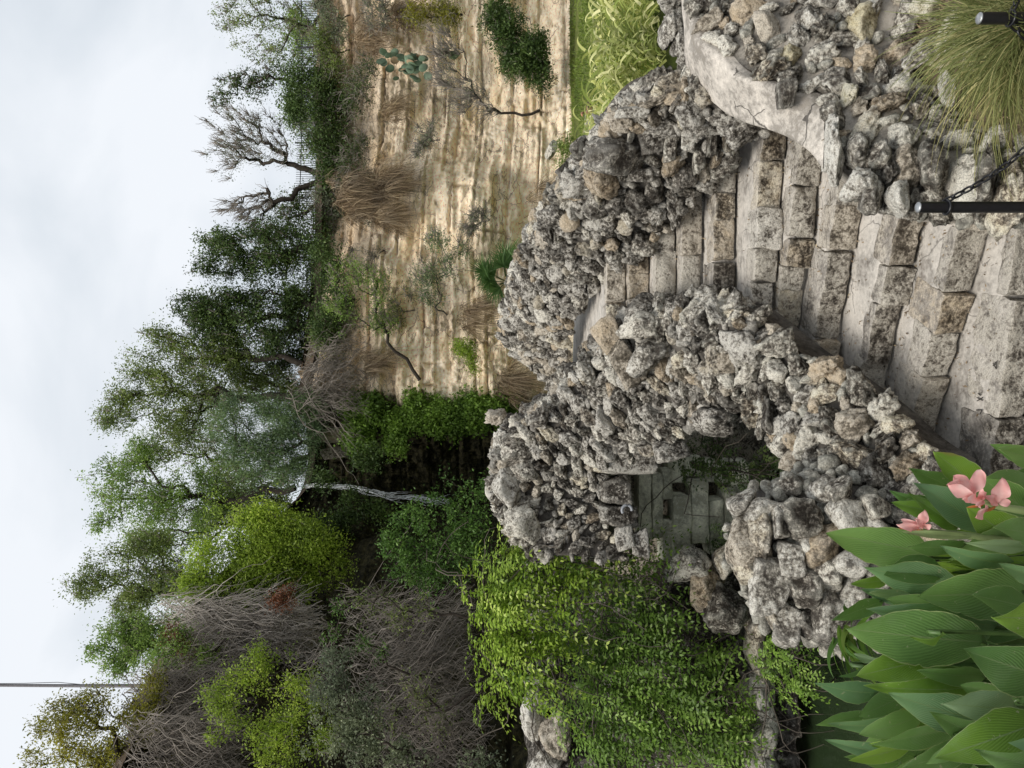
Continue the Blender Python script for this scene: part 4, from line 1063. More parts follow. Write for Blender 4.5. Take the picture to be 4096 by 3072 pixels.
veg('grey_shrub', 'grey green shrub at the lower left of the bank', 'shrub', 13, (1900, 3060), [(1400, 2930, 140, 110), (1330, 2760, 110, 80), (1500, 3010, 130, 90), (1620, 3040, 110, 70), (1250, 3030, 110, 80), (1920, 3060, 90, 60), (1450, 2830, 90, 70), (1330, 2640, 70, 60)], 'grey', .07, 120, 36, r0=.05, seed=20, cs=.12, twigs=120)
veg('sapling', 'dark leaved sapling leaning up through the bare vines', 'tree', 13, (1640, 2700), [(1420, 2560, 90, 30), (1350, 2430, 50, 30), (1520, 2620, 50, 40), (1340, 2550, 50, 40)], 'glossy', .06, 85, 30, r0=.035, seed=21, cs=.09, twigs=60)
veg('laurel_bush', 'glossy dark green bush between the waterfall and the bridge', 'shrub', 13, (2150, 2150), [(1800, 1990, 90, 80), (1880, 2060, 100, 80), (1680, 2080, 90, 70), (1770, 2150, 110, 80), (1570, 2170, 70, 60), (1880, 2180, 100, 80), (1650, 2240, 90, 70), (1760, 2290, 120, 70), (1950, 1960, 50, 50)], 'glossy', .07, 130, 44, r0=.07, seed=22, cs=.13)
veg('cliff_tree', 'crooked small tree with sparse yellowish leaves growing from the cliff face', 'tree', 29.3, (1680, 1520), [(1400, 1120, 80, 90), (1370, 1250, 80, 70), (1500, 1150, 70, 90), (1530, 1290, 60, 60)], 'light', .11, 22, 22, r0=.12, seed=23, cs=.25, twigs=500)
veg('cliff_shrub', 'thin green shrub on the cliff above the palm', 'shrub', 29.3, (1790, 1260), [(1740, 960, 60, 50), (1700, 1100, 60, 60), (1780, 1060, 60, 50), (1720, 1190, 60, 40), (1850, 990, 40, 60)], 'feather', .10, 26, 22, r0=.05, seed=24, cs=.22, twigs=250)
veg('cliff_shrub', 'small lime green shrub low on the cliff near the bridge', 'shrub', 29.3, (1900, 1480), [(1850, 1400, 45, 40), (1880, 1460, 30, 30)], 'lime', .11, 70, 30, r0=.04, seed=25, cs=.16)
veg('cliff_shrub', 'dark green bush at the cliff foot on the far right', 'shrub', 30.5, (2200, 250), [(2020, 120, 90, 70), (2080, 230, 110, 80), (2160, 300, 60, 60), (2140, 190, 60, 60), (1990, 50, 60, 60)], 'dark', .14, 50, 36, r0=.12, seed=26, cs=.2, twigs=160)
veg('cliff_shrub', 'yellow flowering bush half cut by the right edge of the view', 'shrub', 31, (1850, 60), [(1670, 40, 50, 60), (1740, 20, 60, 60), (1790, 60, 50, 50)], 'gold', .12, 50, 34, r0=.08, seed=27, cs=.2, twigs=200)
veg('cliff_shrub', 'tangled bare branched bush between the cactus and the lawn', 'shrub', 30.6, (2160, 440), [(1880, 400, 80, 90), (1800, 330, 60, 90), (1960, 480, 70, 60), (1900, 520, 60, 70), (1800, 200, 80, 90)], 'grey', .09, 12, 8, r0=.10, seed=28, cs=.3, twigs=700)
veg('fern_bank', 'bright green maidenhair ferns covering the wet wall right of the waterfall', 'fern', 30.4, (1900, 1640), [(1500, 1640, 110, 60), (1640, 1650, 120, 80), (1780, 1650, 120, 85), (1900, 1640, 110, 75), (1980, 1620, 80, 70), (1430, 1740, 60, 60), (1580, 1760, 50, 50), (1420, 1620, 60, 50), (2020, 1560, 60, 40)], 'fern', .15, 75, 36, branches=False, seed=29, cs=.2, aspect=1.5, droop=(0, 0, -1))
veg('hanging_greenery', 'dim ferns and creepers on the dark wall left of the waterfall', 'fern', 28.5, (1700, 2080), [(1420, 2030, 100, 60), (1300, 1940, 70, 40), (1600, 2060, 110, 50), (1330, 2120, 70, 70), (1480, 1830, 60, 60)], 'dark', .15, 36, 30, branches=False, seed=30, cs=.25)
veg('rim_tree', 'olive crown standing behind the weeping tree and the highest tree', 'tree', 37, (1260, 1820), [(760, 1760, 130, 110), (620, 1790, 90, 80), (900, 1900, 110, 90), (880, 1620, 110, 90)], 'olive', .13, 14, 30, r0=.2, seed=201)
veg('rim_tree', 'fresh green crown behind the lime green shrub', 'tree', 33, (1150, 2150), [(640, 2160, 130, 90), (780, 2110, 120, 100), (520, 2150, 80, 60), (880, 2050, 110, 80)], 'light', .13, 18, 30, r0=.2, seed=202)
veg('rim_tree', 'pale olive crown behind the ragged tree above the grey vines', 'tree', 29, (820, 2520), [(600, 2420, 110, 90), (700, 2350, 110, 90), (560, 2520, 90, 80), (720, 2560, 70, 80)], 'light', .12, 22, 30, r0=.16, seed=203)
veg('rim_tree', 'dark oak crown filling the gap between the dense oak and the dead tree', 'tree', 36, (1300, 880), [(1130, 880, 90, 90), (1200, 800, 70, 90), (1060, 940, 70, 60)], 'dark', .14, 14, 28, r0=.16, seed=204)
veg('rim_shrub', 'mustard green thicket on the left rim around the twisted tree', 'shrub', 17.2, (820, 2960), [(600, 2900, 60, 60), (540, 2970, 80, 60), (470, 3030, 80, 50), (660, 3040, 70, 60), (560, 2840, 45, 45), (610, 2780, 45, 50), (620, 2710, 45, 50), (440, 3080, 60, 50)], 'gold', .075, 130, 34, r0=.06, seed=205, cs=.16, twigs=200)
veg('rim_tree', 'dark oak filling the belt low between the middle oak and the olive tree', 'tree', 35, (1300, 1360), [(1180, 1320, 110, 110), (1230, 1440, 80, 90), (1120, 1420, 90, 80), (1240, 1200, 60, 90), (1240, 1080, 60, 80)], 'dark', .14, 20, 32, r0=.18, seed=210)
veg('rim_tree', 'olive oak low behind the weeping tree at the edge of the alcove', 'tree', 34, (1300, 1560), [(1000, 1530, 110, 90), (1130, 1560, 110, 90), (1210, 1600, 70, 80), (960, 1440, 80, 80)], 'olive', .13, 20, 32, r0=.18, seed=211)
veg('rim_tree', 'olive green crown over the top of the waterfall', 'tree', 33, (1180, 2040), [(980, 1960, 110, 90), (1090, 2010, 80, 70), (900, 2030, 90, 70), (1170, 1990, 50, 60), (1150, 1930, 50, 50)], 'olive', .13, 20, 32, r0=.15, seed=212)
veg('bank_shrub', 'open olive shrub rising through the bare stems beside the laurel bush', 'shrub', 15.5, (1900, 2480), [(1480, 2420, 100, 70), (1600, 2480, 110, 60), (1380, 2500, 70, 50), (1720, 2420, 80, 60)], 'olive', .07, 45, 26, r0=.05, seed=213, cs=.15, twigs=260)
veg('bank_shrub', 'low olive shrub in the middle of the bare tangled stems', 'shrub', 14.5, (1930, 2760), [(1640, 2760, 110, 80), (1750, 2880, 90, 80), (1560, 2870, 90, 70)], 'olive', .065, 34, 24, r0=.05, seed=214, cs=.15, twigs=300)
veg('bank_shrub', 'green bush at the top of the pale vine curtain below the ragged tree', 'shrub', 19.5, (900, 2560), [(720, 2560, 70, 60), (820, 2620, 80, 50), (660, 2620, 60, 60)], 'light', .09, 40, 28, r0=.06, seed=215, cs=.18)
# scrub all along the rim
RIM = [(60, 'grey', 'grey twiggy scrub on the rim under the pale tree at the far right'), (200, 'olive', 'olive scrub on the rim below the right end of the railing'), (480, 'dark', 'dark scrub on the rim between the slender tree and the feathery tree'),
       (800, 'grey', 'grey scrub on the rim above the large dry tuft'), (930, 'dark', 'dark scrub at the foot of the dense oak'), (1120, 'dark', 'dark scrub between the trunks of the two oaks'), (1400, 'olive', 'olive scrub below the middle of the oak group'), (1500, 'dark', 'dark scrub behind the dry hanging stems')]
for q, (py, mt, lab) in enumerate(RIM):
    veg('rim_scrub', lab, 'shrub', 33.2 if py < 1300 else 31.5, (1400, py), [(1300, py, 55, 100), (1350, py + 60, 50, 80), (1275, py - 50, 40, 60)], mt, .11, 22, 28, r0=.05, seed=130 + q, cs=.2, twigs=220)
for q, (px, py, rx, ry, mt, lab) in enumerate([(1420, 640, 70, 90, 'dark', 'dark shrub hanging on the upper cliff right of the large dry tuft'), (1440, 350, 70, 110, 'dark', 'dark shrub hanging on the upper cliff above the prickly pear'), (1480, 1000, 70, 90, 'grey', 'grey bush on the upper cliff left of the large dry tuft'),
        (1450, 1330, 90, 80, 'dark', 'dark bush on the upper cliff beside the crooked tree'), (1600, 1240, 60, 70, 'olive', 'sparse olive bush under the crooked tree'), (1500, 60, 60, 80, 'grey', 'grey twiggy bush high on the cliff at the right edge'), (1900, 880, 40, 50, 'grey', 'thin grey bush low on the cliff right of the palm'), (1700, 560, 40, 60, 'grey', 'faint grey bush in the middle of the cliff below the cactus')]):
    veg('cliff_scrub', lab, 'shrub', 31.6 - (px - 1400) * .004, (px + 60, py), [(px, py, rx, ry), (px - rx * .6, py + ry * .6, rx * .6, ry * .6), (px + rx * .5, py - ry * .7, rx * .5, ry * .5)], mt, .10, 16, 24, r0=.04, seed=230 + q, cs=.2, twigs=260)
# far trees glimpsed behind the rim
veg('rim_tree', 'pale green crown seen through the railing behind the right of the rim', 'tree', 44, (1350, 300), [(1200, 150, 60, 200), (1190, 480, 50, 150)], 'light', .2, 9, 30, r0=.1, seed=31, cs=.5)
veg('rim_tree', 'dim tree far behind the waterfall rim', 'tree', 44, (1350, 1750), [(1050, 1500, 110, 110), (900, 1850, 90, 130), (1000, 2000, 120, 120)], 'dark', .2, 6, 26, r0=.2, seed=32, cs=.6)

# ---------------- vines with compound leaves on the near left bank
def fronds(rng, cen, outdir, length, nl, leaflet, spread=.8, droop=.5):
    n = len(cen)
    d = norm(outdir + rng.normal(size=(n, 3)) * spread)
    Vs, at = [], []
    up = np.array([0, 0, 1.0])
    side = norm(np.cross(d, up) + 1e-6)
    L_ = length * rng.uniform(.6, 1.3, n)
    tone = rng.normal(size=n) * .26 + .22 * fbm(cen * 2.2, 2, 5)
    stem = []
    for j in range(nl):
        t = (j // 2 + 1) / (nl / 2.0)
        sgn = 1 if j % 2 else -1
        if j == nl - 1: sgn = 0
        p = cen + d * (L_ * t)[:, None] - up * (droop * L_ * t ** 2)[:, None]
        tan = norm(d - up * (2 * droop * t))
        sd_ = norm(np.cross(tan, up) + rng.normal(size=(n, 3)) * .15)
        nrm_ = np.cross(sd_, tan)
        ld = norm(tan * (.45 if sgn else 1) + sd_ * sgn * .9 - up * .12 + rng.normal(size=(n, 3)) * .12)
        ls = leaflet * rng.uniform(.8, 1.2, n)[:, None] * (1 - .25 * abs(t - .5))
        w = norm(np.cross(ld, nrm_)) * ls * .23
        a_, b_, c_, e_ = p, p + ld * ls * .42 + w, p + ld * ls, p + ld * ls * .42 - w
        Vs.append(np.stack([a_, b_, c_, e_], 1)); at.append(np.repeat((.5 + tone + rng.normal(size=n) * .08)[:, None], 4, 1))
    V = np.concatenate([v.reshape(-1, 3) for v in Vs]); A = np.clip(np.concatenate([a.ravel() for a in at]), 0, 1)
    return V, np.arange(len(V)).reshape(-1, 4), A

def vine(name, label, Y, blobs, mat, n_per, leaflet, length, seed, stems=40):
    rng = np.random.default_rng(seed)
    root = thing(name, label, 'vine', P(blobs[0][0] + 300, blobs[0][1], Y + .6))
    cen = []; out = []
    for b in blobs:
        k = int(n_per * b[2] * b[3] / 10000)
        p = blob_pts(rng, b, Y, k, .42)
        p = p[fbm(p * 2.6, 2, 31) > (-.35 if mat == 'vine_bright' else -.22)]
        c = P(b[0], b[1], Y + (b[4] if len(b) > 4 else 0))
        cen.append(p); out.append(norm(p - c) * .8 + np.array([0, -.45, -.35]))
    cen = np.concatenate(cen); out = norm(np.concatenate(out))
    V, Fc, A = fronds(rng, cen, out, length, 15, leaflet)
    add('foliage', V, Fc, LM[mat], root, smooth=False, attr=A)
    segs = []
    for i in range(stems):
        a = cen[rng.integers(len(cen))]; p = [a]
        d = norm(rng.normal(size=3) + np.array([0, 0, -.6]))
        for q in range(9):
            d = norm(d + rng.normal(size=3) * .35 + np.array([0, 0, -.12])); p.append(p[-1] + d * .13)
        segs.append((np.array(p), np.linspace(.008, .003, 10)))
    V, Fc = tubes(segs, 4); o = add('stems', V, Fc, M['twig_dark'], root); o['kind'] = 'stuff'
    return root
vine('trumpet_vine', 'bright lime green vine with feathery leaves spilling over the left end of the bridge', 7.4,
     [(2010, 2270, 120, 90), (1960, 2380, 90, 110), (2080, 2380, 130, 120), (1990, 2510, 110, 110), (2120, 2520, 120, 120), (2030, 2640, 100, 100), (2000, 2750, 80, 60), (2140, 2660, 90, 100), (2200, 2280, 110, 90), (2230, 2420, 120, 120)], 'vine_bright', 84, .058, .40, 51)
vine('trumpet_vine', 'deeper green leafy vine curtain covering the bank down to the water', 7.9,
     [(2350, 2350, 120, 110), (2450, 2280, 80, 70), (2330, 2530, 150, 150), (2300, 2700, 130, 130), (2500, 2480, 130, 110), (2480, 2650, 150, 140), (2300, 2850, 130, 110), (2450, 2830, 140, 130), (2600, 2560, 110, 110), (2620, 2750, 140, 130), (2500, 2980, 140, 100),
      (2350, 3010, 100, 70), (2700, 2900, 120, 120), (2660, 3030, 100, 70), (2750, 2650, 110, 100), (2820, 2800, 110, 110), (2550, 2250, 70, 50), (2830, 3000, 100, 80), (2400, 2200, 60, 50)], 'vine', 80, .058, .38, 52, 60)
vine('pond_edge_fern', 'low ferny greenery on the pond ledge left of the boulder pier', 7.2, [(3130, 2560, 60, 90), (3160, 2700, 60, 90), (2980, 2560, 50, 80, .6), (3200, 2480, 60, 60), (3080, 2640, 60, 70, .3), (2960, 2900, 50, 120, .7)], 'vine', 150, .045, .2, 53, 30)
vine('arch_creeper', 'creeper with leaves coloured dark for the shade behind the bridge arch', 8.0, [(2760, 1850, 70, 60), (2880, 1880, 80, 60), (2980, 1930, 60, 60), (2860, 2150, 40, 40), (2960, 2080, 70, 60), (2800, 1780, 50, 40), (3050, 1850, 60, 60), (2900, 2210, 40, 30)], 'dark', 80, .05, .22, 54, 20)  # dark leaf colour stands in for the shade under the arch

# ------------------------------------------------------------------ waterfall
def strip_water():
    m, nt, b = new_mat('falling_white_water')
    p = pos(nt, (9, 9, 2.2))
    col = ramp(nt, noise(nt, p, 1.0, 6, .75, .5), [(.36, (.22, .24, .24)), (.48, (.70, .74, .76)), (.60, (.93, .95, .97))])
    nt.links.new(col, b.inputs['Base Color']); b.inputs['Roughness'].default_value = .25
    rng = np.random.default_rng(3)
    root = thing('waterfall', 'thin white waterfall trickling down the dark mossy alcove', 'waterfall', P(1750, 2010, 31))
    path = resample([P(1190, 1945, 31.4), P(1290, 1944, 31.1), P(1400, 1950, 30.9), P(1480, 1968, 30.7), P(1560, 1985, 30.5), P(1660, 1990, 30.4), P(1760, 2002, 30.3), P(1800, 2004, 30.2)], 90)
    segs = []
    for i in range(75):
        a = rng.integers(0, 78); n_ = int(rng.integers(8, 26)); b_ = min(89, a + n_)
        if b_ - a < 5: continue
        pt = path[a:b_ + 1].copy(); m2 = len(pt); t = np.linspace(0, 1, m2)
        sp_ = (.03 + .07 * (a / 89)) * rng.normal()
        pt[:, 0] += sp_ * (.7 + .5 * t) + .05 * np.cumsum(rng.normal(size=m2)) * .35; pt[:, 1] -= .05 + .1 * rng.random() * np.sin(t * math.pi)
        segs.append((pt, rng.uniform(.005, .012) * (.4 + np.sin(t * math.pi)) * (1 + .4 * rng.normal(size=m2)).clip(.4, 1.8)))
    V, Fc = tubes(segs, 4); o = add('falling_water', V, Fc, m, root); o['kind'] = 'stuff'
strip_water()
for q, (px, py, wx, wy) in enumerate([(1330, 1742, 120, 60), (1345, 1812, 130, 50)]):
    o, _ = big_stone(None, px, py, 31.2, wx, wy, .5, .1, 'rock_tan', 'block', q, name='cliff_ledge_stone')
    tag(o, ['upper pale ledge stone jutting out near the top of the waterfall alcove, nearer the ferns', 'lower pale ledge stone jutting out near the top of the alcove, nearer the waterfall'][q], 'rock')

# ------------------------------------------------------------------ hanging bare vines and roots
def hanging(name, label, boxes, mat, seed, thick=.012, kink=.12, lat=.25, cat='vines'):
    rng = np.random.default_rng(seed)
    root = thing(name, label, cat, P(boxes[0][1], boxes[0][2], boxes[0][4]))
    segs = []
    for (x0, x1, y0, y1, Y, n) in [(b[0], b[1], b[2], b[3], b[4], b[5]) for b in boxes]:
        for i in range(n):
            py = rng.uniform(y0, y1); px = rng.uniform(x0 - 40, x1 - 120); ln = rng.uniform(.35, .9) * min(x1 - px, 420)
            m_ = 11; t = np.linspace(0, 1, m_)
            a = P(px, py, Y + rng.uniform(-.6, .5))
            h = ln / F * Y
            walk = np.cumsum(rng.normal(size=(m_, 3)) * kink * h / m_ * 3, axis=0)
            p = a + np.column_stack([rng.normal() * lat * h * t, -.25 * np.sin(t * math.pi) * h * rng.random() - .25 * h * t * rng.random(), -h * t]) + walk * [1, .7, .35]
            w_ = rng.uniform(.4, 1.7)
            segs.append((p, np.linspace(thick, thick * .35, m_) * w_))
            for f_ in range(2):
                a0 = int(rng.integers(3, 8)); d_ = norm((p[a0] - p[a0 - 1]) + rng.normal(size=3) * .5 * np.linalg.norm(p[a0] - p[a0 - 1])); q_ = p[a0] + d_ * np.linspace(0, .28 * h, 5)[:, None] + rng.normal(size=(5, 3)) * .02 * h * np.linspace(0, 1, 5)[:, None]
                segs.append((q_, np.linspace(thick * .5, thick * .2, 5) * w_))
    V, Fc = tubes(segs, 3)
    o = add('strands', V, Fc, M[mat], root); o['kind'] = 'stuff'
    return root
M['twig_pale'] = plain_mat('pale_dead_stems', (.40, .36, .32), .9, .1, sc=2, var=.35)
hanging('bare_vines', 'curtain of pale bare grey vine stems hanging under the ragged tree', [(700, 1330, 2400, 2650, 20.5, 620), (640, 900, 2380, 2500, 21.5, 60)], 'twig_pale', 61, .012, .12)
hanging('bare_vines', 'tangle of bare grey brown vines hanging over the left bank under the pole', [(500, 1050, 2860, 3120, 16.4, 330), (520, 1050, 2680, 2900, 18.4, 320), (620, 1100, 2620, 2760, 20, 160)], 'twig', 62, .010, .18, .45)
hanging('bare_vines', 'thicket of bare tangled stems above the bright trumpet vine', [(1400, 1950, 2400, 2600, 19.0, 300), (1400, 1950, 2580, 2850, 17.5, 330), (1480, 2000, 2800, 3120, 15.5, 260), (1150, 1450, 2600, 2850, 18.3, 90)], 'twig', 63, .0095, .24, .55)
hanging('bare_vines', 'dark dry stems hanging between the weeping tree and the cliff tree', [(1180, 1500, 1480, 1640, 30.0, 190), (1250, 1500, 1350, 1480, 30.5, 90)], 'twig', 64, .015, .24, .45)
veg('dead_branch', 'rust brown dead leaves caught at the top of the hanging grey vines, upper clump', 'branch', 19.5, (760, 2500), [(690, 2545, 40, 40), (730, 2590, 30, 30)], 'rust', .08, 70, 22, branches=False, seed=65, cs=.14)
veg('dead_branch', 'rust brown dead branch beside the lime green shrub, right of the pale vines', 'branch', 19.5, (1150, 2390), [(1140, 2385, 35, 45), (1110, 2400, 35, 25)], 'rust', .08, 90, 26, branches=True, r0=.04, seed=66, cs=.12)

# ------------------------------------------------------------------ dry hanging grass tufts on the cliff
def blades(rng, base, n, length, width, dirn, spread, droop, segs=5, fan=0.0):
    base = np.asarray(base, float)
    d = norm(np.asarray(dirn, float) + rng.normal(size=(n, 3)) * spread)
    L_ = length * rng.uniform(.5, 1.2, n)[:, None]
    b0 = base + rng.normal(size=(n, 3)) * fan
    side = norm(np.cross(d, rng.normal(size=(n, 3)) * .5 + np.array([0, 1, .3])))
    rows = []
    for j in range(segs + 1):
        t = j / segs
        c = b0 + d * L_ * t + np.array([0, 0, -1.0]) * droop * L_ * t * t
        w = width * (1 - t) ** .7 * .5 + .0006
        rows.append(c - side * w); rows.append(c + side * w)
    V = np.stack(rows, 1)
    k = np.arange(n)[:, None] * (2 * (segs + 1)); j = np.arange(segs)[None, :] * 2
    a = k + j
    Fc = np.stack([a, a + 1, a + 3, a + 2], -1).reshape(-1, 4)
    A = np.repeat(np.clip(rng.random(n), 0, 1), 2 * (segs + 1))
    return V.reshape(-1, 3), Fc, A
def join(parts):
    Vs, Fs, As, off = [], [], [], 0
    for V, Fc, A in parts:
        Vs.append(V); Fs.append(Fc + off); As.append(A); off += len(V)
    return np.concatenate(Vs), np.concatenate(Fs), np.concatenate(As)
rng = np.random.default_rng(77)
for q, (px, py, Y, rx, ry, n, L_, lab) in enumerate([
    (1400, 790, 31.5, 60, 110, 60, .9, 'large dry brown grass tuft drooping over the rim in the middle of the cliff'), (1560, 740, 31.2, 60, 70, 30, .8, 'dry brown grass hanging below the large tuft, on its right'),
    (1540, 880, 31, 50, 60, 24, .7, 'dry brown grass hanging below the large tuft, on its left'), (1480, 160, 32.5, 60, 70, 30, .7, 'dry grass tuft on the rim above the yellow flowering bush'),
    (1590, 60, 32.3, 70, 60, 26, .7, 'dry grass clump at the right edge of the cliff top'), (1570, 440, 32, 40, 60, 16, .6, 'small dry tuft beside the prickly pear'), (2180, 790, 29.6, 50, 60, 16, .8, 'dry grass fan low on the cliff just above the far parapet'),
    (1890, 1240, 29.3, 50, 60, 18, .8, 'dry grass between the palm and the crooked tree'), (2040, 1530, 29.6, 70, 50, 26, .8, 'pale dry grass at the cliff foot where the ferns begin'), (1470, 1450, 30, 60, 60, 16, .6, 'dry tuft high on the cliff right of the ferns')]):
    root = thing('dry_grass', lab, 'grass', P(px, py, Y), 'dry grass tufts on the cliff')
    parts = []
    for i in range(n):
        c = P(px + rng.normal() * rx * .6, py + rng.normal() * ry * .5, Y + rng.uniform(-.3, .6))
        parts.append(blades(rng, c, 34, L_, .022, (rng.normal() * .3, -.5, -.2), .45, .9, 4, .06))
    V, Fc, A = join(parts); o = add('blades', V, Fc, LM['dry'], root, smooth=False, attr=A); o['kind'] = 'stuff'

# ------------------------------------------------------------------ fan palm
root = thing('fan_palm', 'green fan palm growing against the cliff behind the far parapet', 'palm', P(2090, 1150, 27.4))
c0 = P(2035, 1130, 27.2)
LM['palm'] = leaf_mat('palm_leaves', (0.056, 0.126, 0.042), (0.140, 0.252, 0.084), (0.280, 0.420, 0.154), trans=.3, rough=.4)
for i in range(19):
    a = rng.uniform(-1.1, math.pi + .9); el = rng.uniform(-.3, .8)
    d = norm(np.array([math.cos(a), -.45 - .6 * rng.random(), math.sin(a) * .9]))
    st_ = c0 + d * rng.uniform(.5, 1.2)
    side = norm(np.cross(d, [0, 1, 0.2])); nn_ = np.cross(side, d)
    parts = []
    for ang in np.linspace(-1.45, 1.45, 26):
        ld = norm(d * math.cos(ang) + side * math.sin(ang) + nn_ * .15)
        parts.append(blades(rng, st_, 1, .95 * (1 - .15 * abs(ang)), .055, ld, .02, .22, 4))
    V, Fc, A = join(parts); add('frond', V, Fc, LM['palm'], root, smooth=False, attr=A * .5 + rng.random() * .5)
    tube_obj('stalk', [(np.array([c0, (c0 + st_) / 2 + [0, 0, .05], st_]), .015)], LM['palm'], root, 4)
tube_obj('trunk', [(np.array([P(2190, 1130, 27.6), P(2130, 1137, 27.5), c0]), .12)], M['bark'], root, 8)

# ------------------------------------------------------------------ prickly pear
m_pad = plain_mat('cactus_pad', (.13, .19, .12), .55, .3, sc=4, var=.4)
m_pad2 = plain_mat('cactus_pad_tan', (.34, .25, .15), .6, .3, sc=4, var=.3)
root = thing('prickly_pear', 'prickly pear cactus with round blue green pads on a cliff ledge', 'cactus', P(1640, 250, 32.0))
V0, F0 = ICO3, ICOF3
padm = [mesh_from('pad', ICO3 * [1, .16, 1.25], ICOF3, m_pad), mesh_from('pad', ICO3 * [1, .16, 1.25], ICOF3, m_pad2)]
for i in range(52):
    px, py = (rng.uniform(1500, 1680), 232 + rng.normal() * 12) if i < 18 else (1640 + rng.normal() * 35, 265 + rng.normal() * 25)
    if i > 46: px, py = 1815 + rng.normal() * 8, 222 + rng.normal() * 8
    o = link('pad', padm[1 if rng.random() < .15 else 0])
    s = rng.uniform(.11, .19)
    place(o, P(px, py, 31.6 + rng.uniform(-.3, .3)), Matrix.Rotation(rng.uniform(-1.2, 1.2), 3, 'Z') @ Matrix.Rotation(rng.uniform(-.9, .9), 3, 'Y') @ Matrix.Rotation(rng.uniform(-.5, .5), 3, 'X'), (s, s, s), root)

# ------------------------------------------------------------------ railing along the rim, tall pole
root = thing('rim_railing', 'dark metal picket railing on the cliff top at the right, seen between trees', 'railing', (8, 36.5, 11.9))
path = resample([(24, 36.4), (20, 36.8), (16, 37), (12, 36.9), (8, 36.4)], 700)
s_ = np.concatenate([[0], np.cumsum(np.linalg.norm(np.diff(path, axis=0), axis=1))])
def rail_at(x): return np.array([np.interp(x, s_, path[:, 0]), np.interp(x, s_, path[:, 1])])
zt = EYE + 9.3
def boxm(name, a, b, c, mat):
    V = np.array([(x, y, z) for x in (-a, a) for y in (-b, b) for z in (0, c)], float)
    Fc = np.array([[0, 1, 3, 2], [4, 6, 7, 5], [0, 4, 5, 1], [2, 3, 7, 6], [0, 2, 6, 4], [1, 5, 7, 3]])
    return mesh_from(name, V, Fc, mat, smooth=False)
pk = boxm('picket', .011, .011, 1.5, M['fence']); po_ = boxm('post', .035, .035, 1.66, M['fence'])
n_p = int(s_[-1] / .115)
for i in range(min(n_p, 298)):
    q = rail_at(i * s_[-1] / min(n_p, 298)); o = link('picket', pk); place(o, (q[0], q[1], zt - .08 + .25 * (q[0] < -1)), parent=root)
x = 0
while x < s_[-1]:
    q = rail_at(x); o = link('post', po_); place(o, (q[0], q[1], zt - .14 + .25 * (q[0] < -1)), parent=root); x += 2.4
for h in (.12, 1.28):
    pts = np.array([np.append(rail_at(v_), zt - .08 + h + .25 * (rail_at(v_)[0] < -1)) for v_ in np.linspace(0, s_[-1], 60)])
    tube_obj('rail', [(pts, .022)], M['fence'], root, 4)
root = thing('tall_pole', 'very tall thin grey pole rising behind the left trees out of view', 'pole', P(620, 2745, 28))
tube_obj('shaft', [(np.array([P(700, 2743, 28), P(300, 2743, 28), P(-250, 2740, 28)]), np.array([.075, .06, .045]))], M['pole'], root, 10)
tube_obj('cable', [(np.array([P(330, 2738, 28), P(230, 2729, 28), P(100, 2733, 28), P(-250, 2737, 28)]), .012)], M['black'], root, 4)

# ------------------------------------------------------------------ lawn, reeds, pond edge
rng = np.random.default_rng(90)
n = 70000
X_ = rng.uniform(-3, 22, n); Y_ = 14.2 + 18 * rng.random(n) ** 1.3
z_ = np.clip((Y_ - 20) / 12, 0, 1) ** 2 * .25
keep = fbm(np.column_stack([X_ * .5, Y_ * .5, X_ * 0]), 3, 9) > -.6
c_ = np.column_stack([X_, Y_, z_])[keep]
V, Fc, A = leaves(rng, c_, .13, 4, 0, (0, 0, 1.2), attrbase=.45 + .3 * fbm(c_ * [.7, .7, 1], 3, 5))
V[:, 2] = np.where(V[:, 2] < -.1, -.1, V[:, 2])
o = add('lawn_grass', V, Fc, LM['grass'], None, smooth=False, attr=A); tag(o, 'short bright green grass covering the ground between the reeds and the cliff', 'grass', kind='stuff')
reedm = []
for v_ in range(6):
    parts = []
    for stem in range(3):
        b0 = np.array([rng.normal() * .10, rng.normal() * .10, 0])
        top = rng.uniform(.7, 1.25)
        lean = rng.normal(size=2) * .1
        for k in range(11):
            h = .12 + top * k / 11
            a = rng.uniform(0, 2 * math.pi)
            parts.append(blades(rng, b0 + [lean[0] * h, lean[1] * h, h], 1, rng.uniform(.55, .95), .055, (math.cos(a) * .8, math.sin(a) * .8, 1.1), .08, .7, 7))
    V, Fc, A = join(parts); reedm.append(mesh_from('variegated_reed', V, Fc, LM['reed'], False, A))
cnt = 0
for i in range(150):
    row = i % 6
    x = -.2 + 8.6 * rng.random(); y = 13.3 + row * .42 + rng.normal() * .08
    y_px = 1536 - x / y * F
    if y_px > 590: continue
    o = link('variegated_reed', reedm[rng.integers(6)])
    place(o, (x, y, -.05), Matrix.Rotation(rng.uniform(0, 6.28), 3, 'Z'), (1, 1, rng.uniform(.8, 1.15)))
    tag(o, 'clump of pale yellow striped reed leaves in the bed between pond and lawn', 'reed', 'variegated reeds in the bed at the far pond edge'); cnt += 1
for i, x in enumerate(np.arange(-1.5, 8.5, .42)):
    o = link('edging_stone', with_mat(BLOCKY[i % 8], M['rock_dark']))
    place(o, (x, 12.95 + .05 * math.sin(i), -.30 + .03 * math.cos(i * 3)), Matrix.Rotation(.2 * math.sin(i * 2), 3, 'Z'), (.27, .2, .22))
    tag(o, 'dark stone in the low edging row where the reed bed meets the pond', 'stone', 'edging stones along the far pond edge')
o, _ = big_stone(None, 2352, 555, 21.5, 42, 250, .5, -.03, 'rock', 'block', 2, name='lawn_slab'); tag(o, 'long flat grey stone slab lying on the lawn behind the far parapet', 'stone slab')
o, _ = big_stone(None, 2205, 600, 30.0, 40, 60, .4, 0, 'rock', 'boulder', 3, name='lawn_stone'); tag(o, 'grey stone at the foot of the cliff beside the lawn', 'stone')
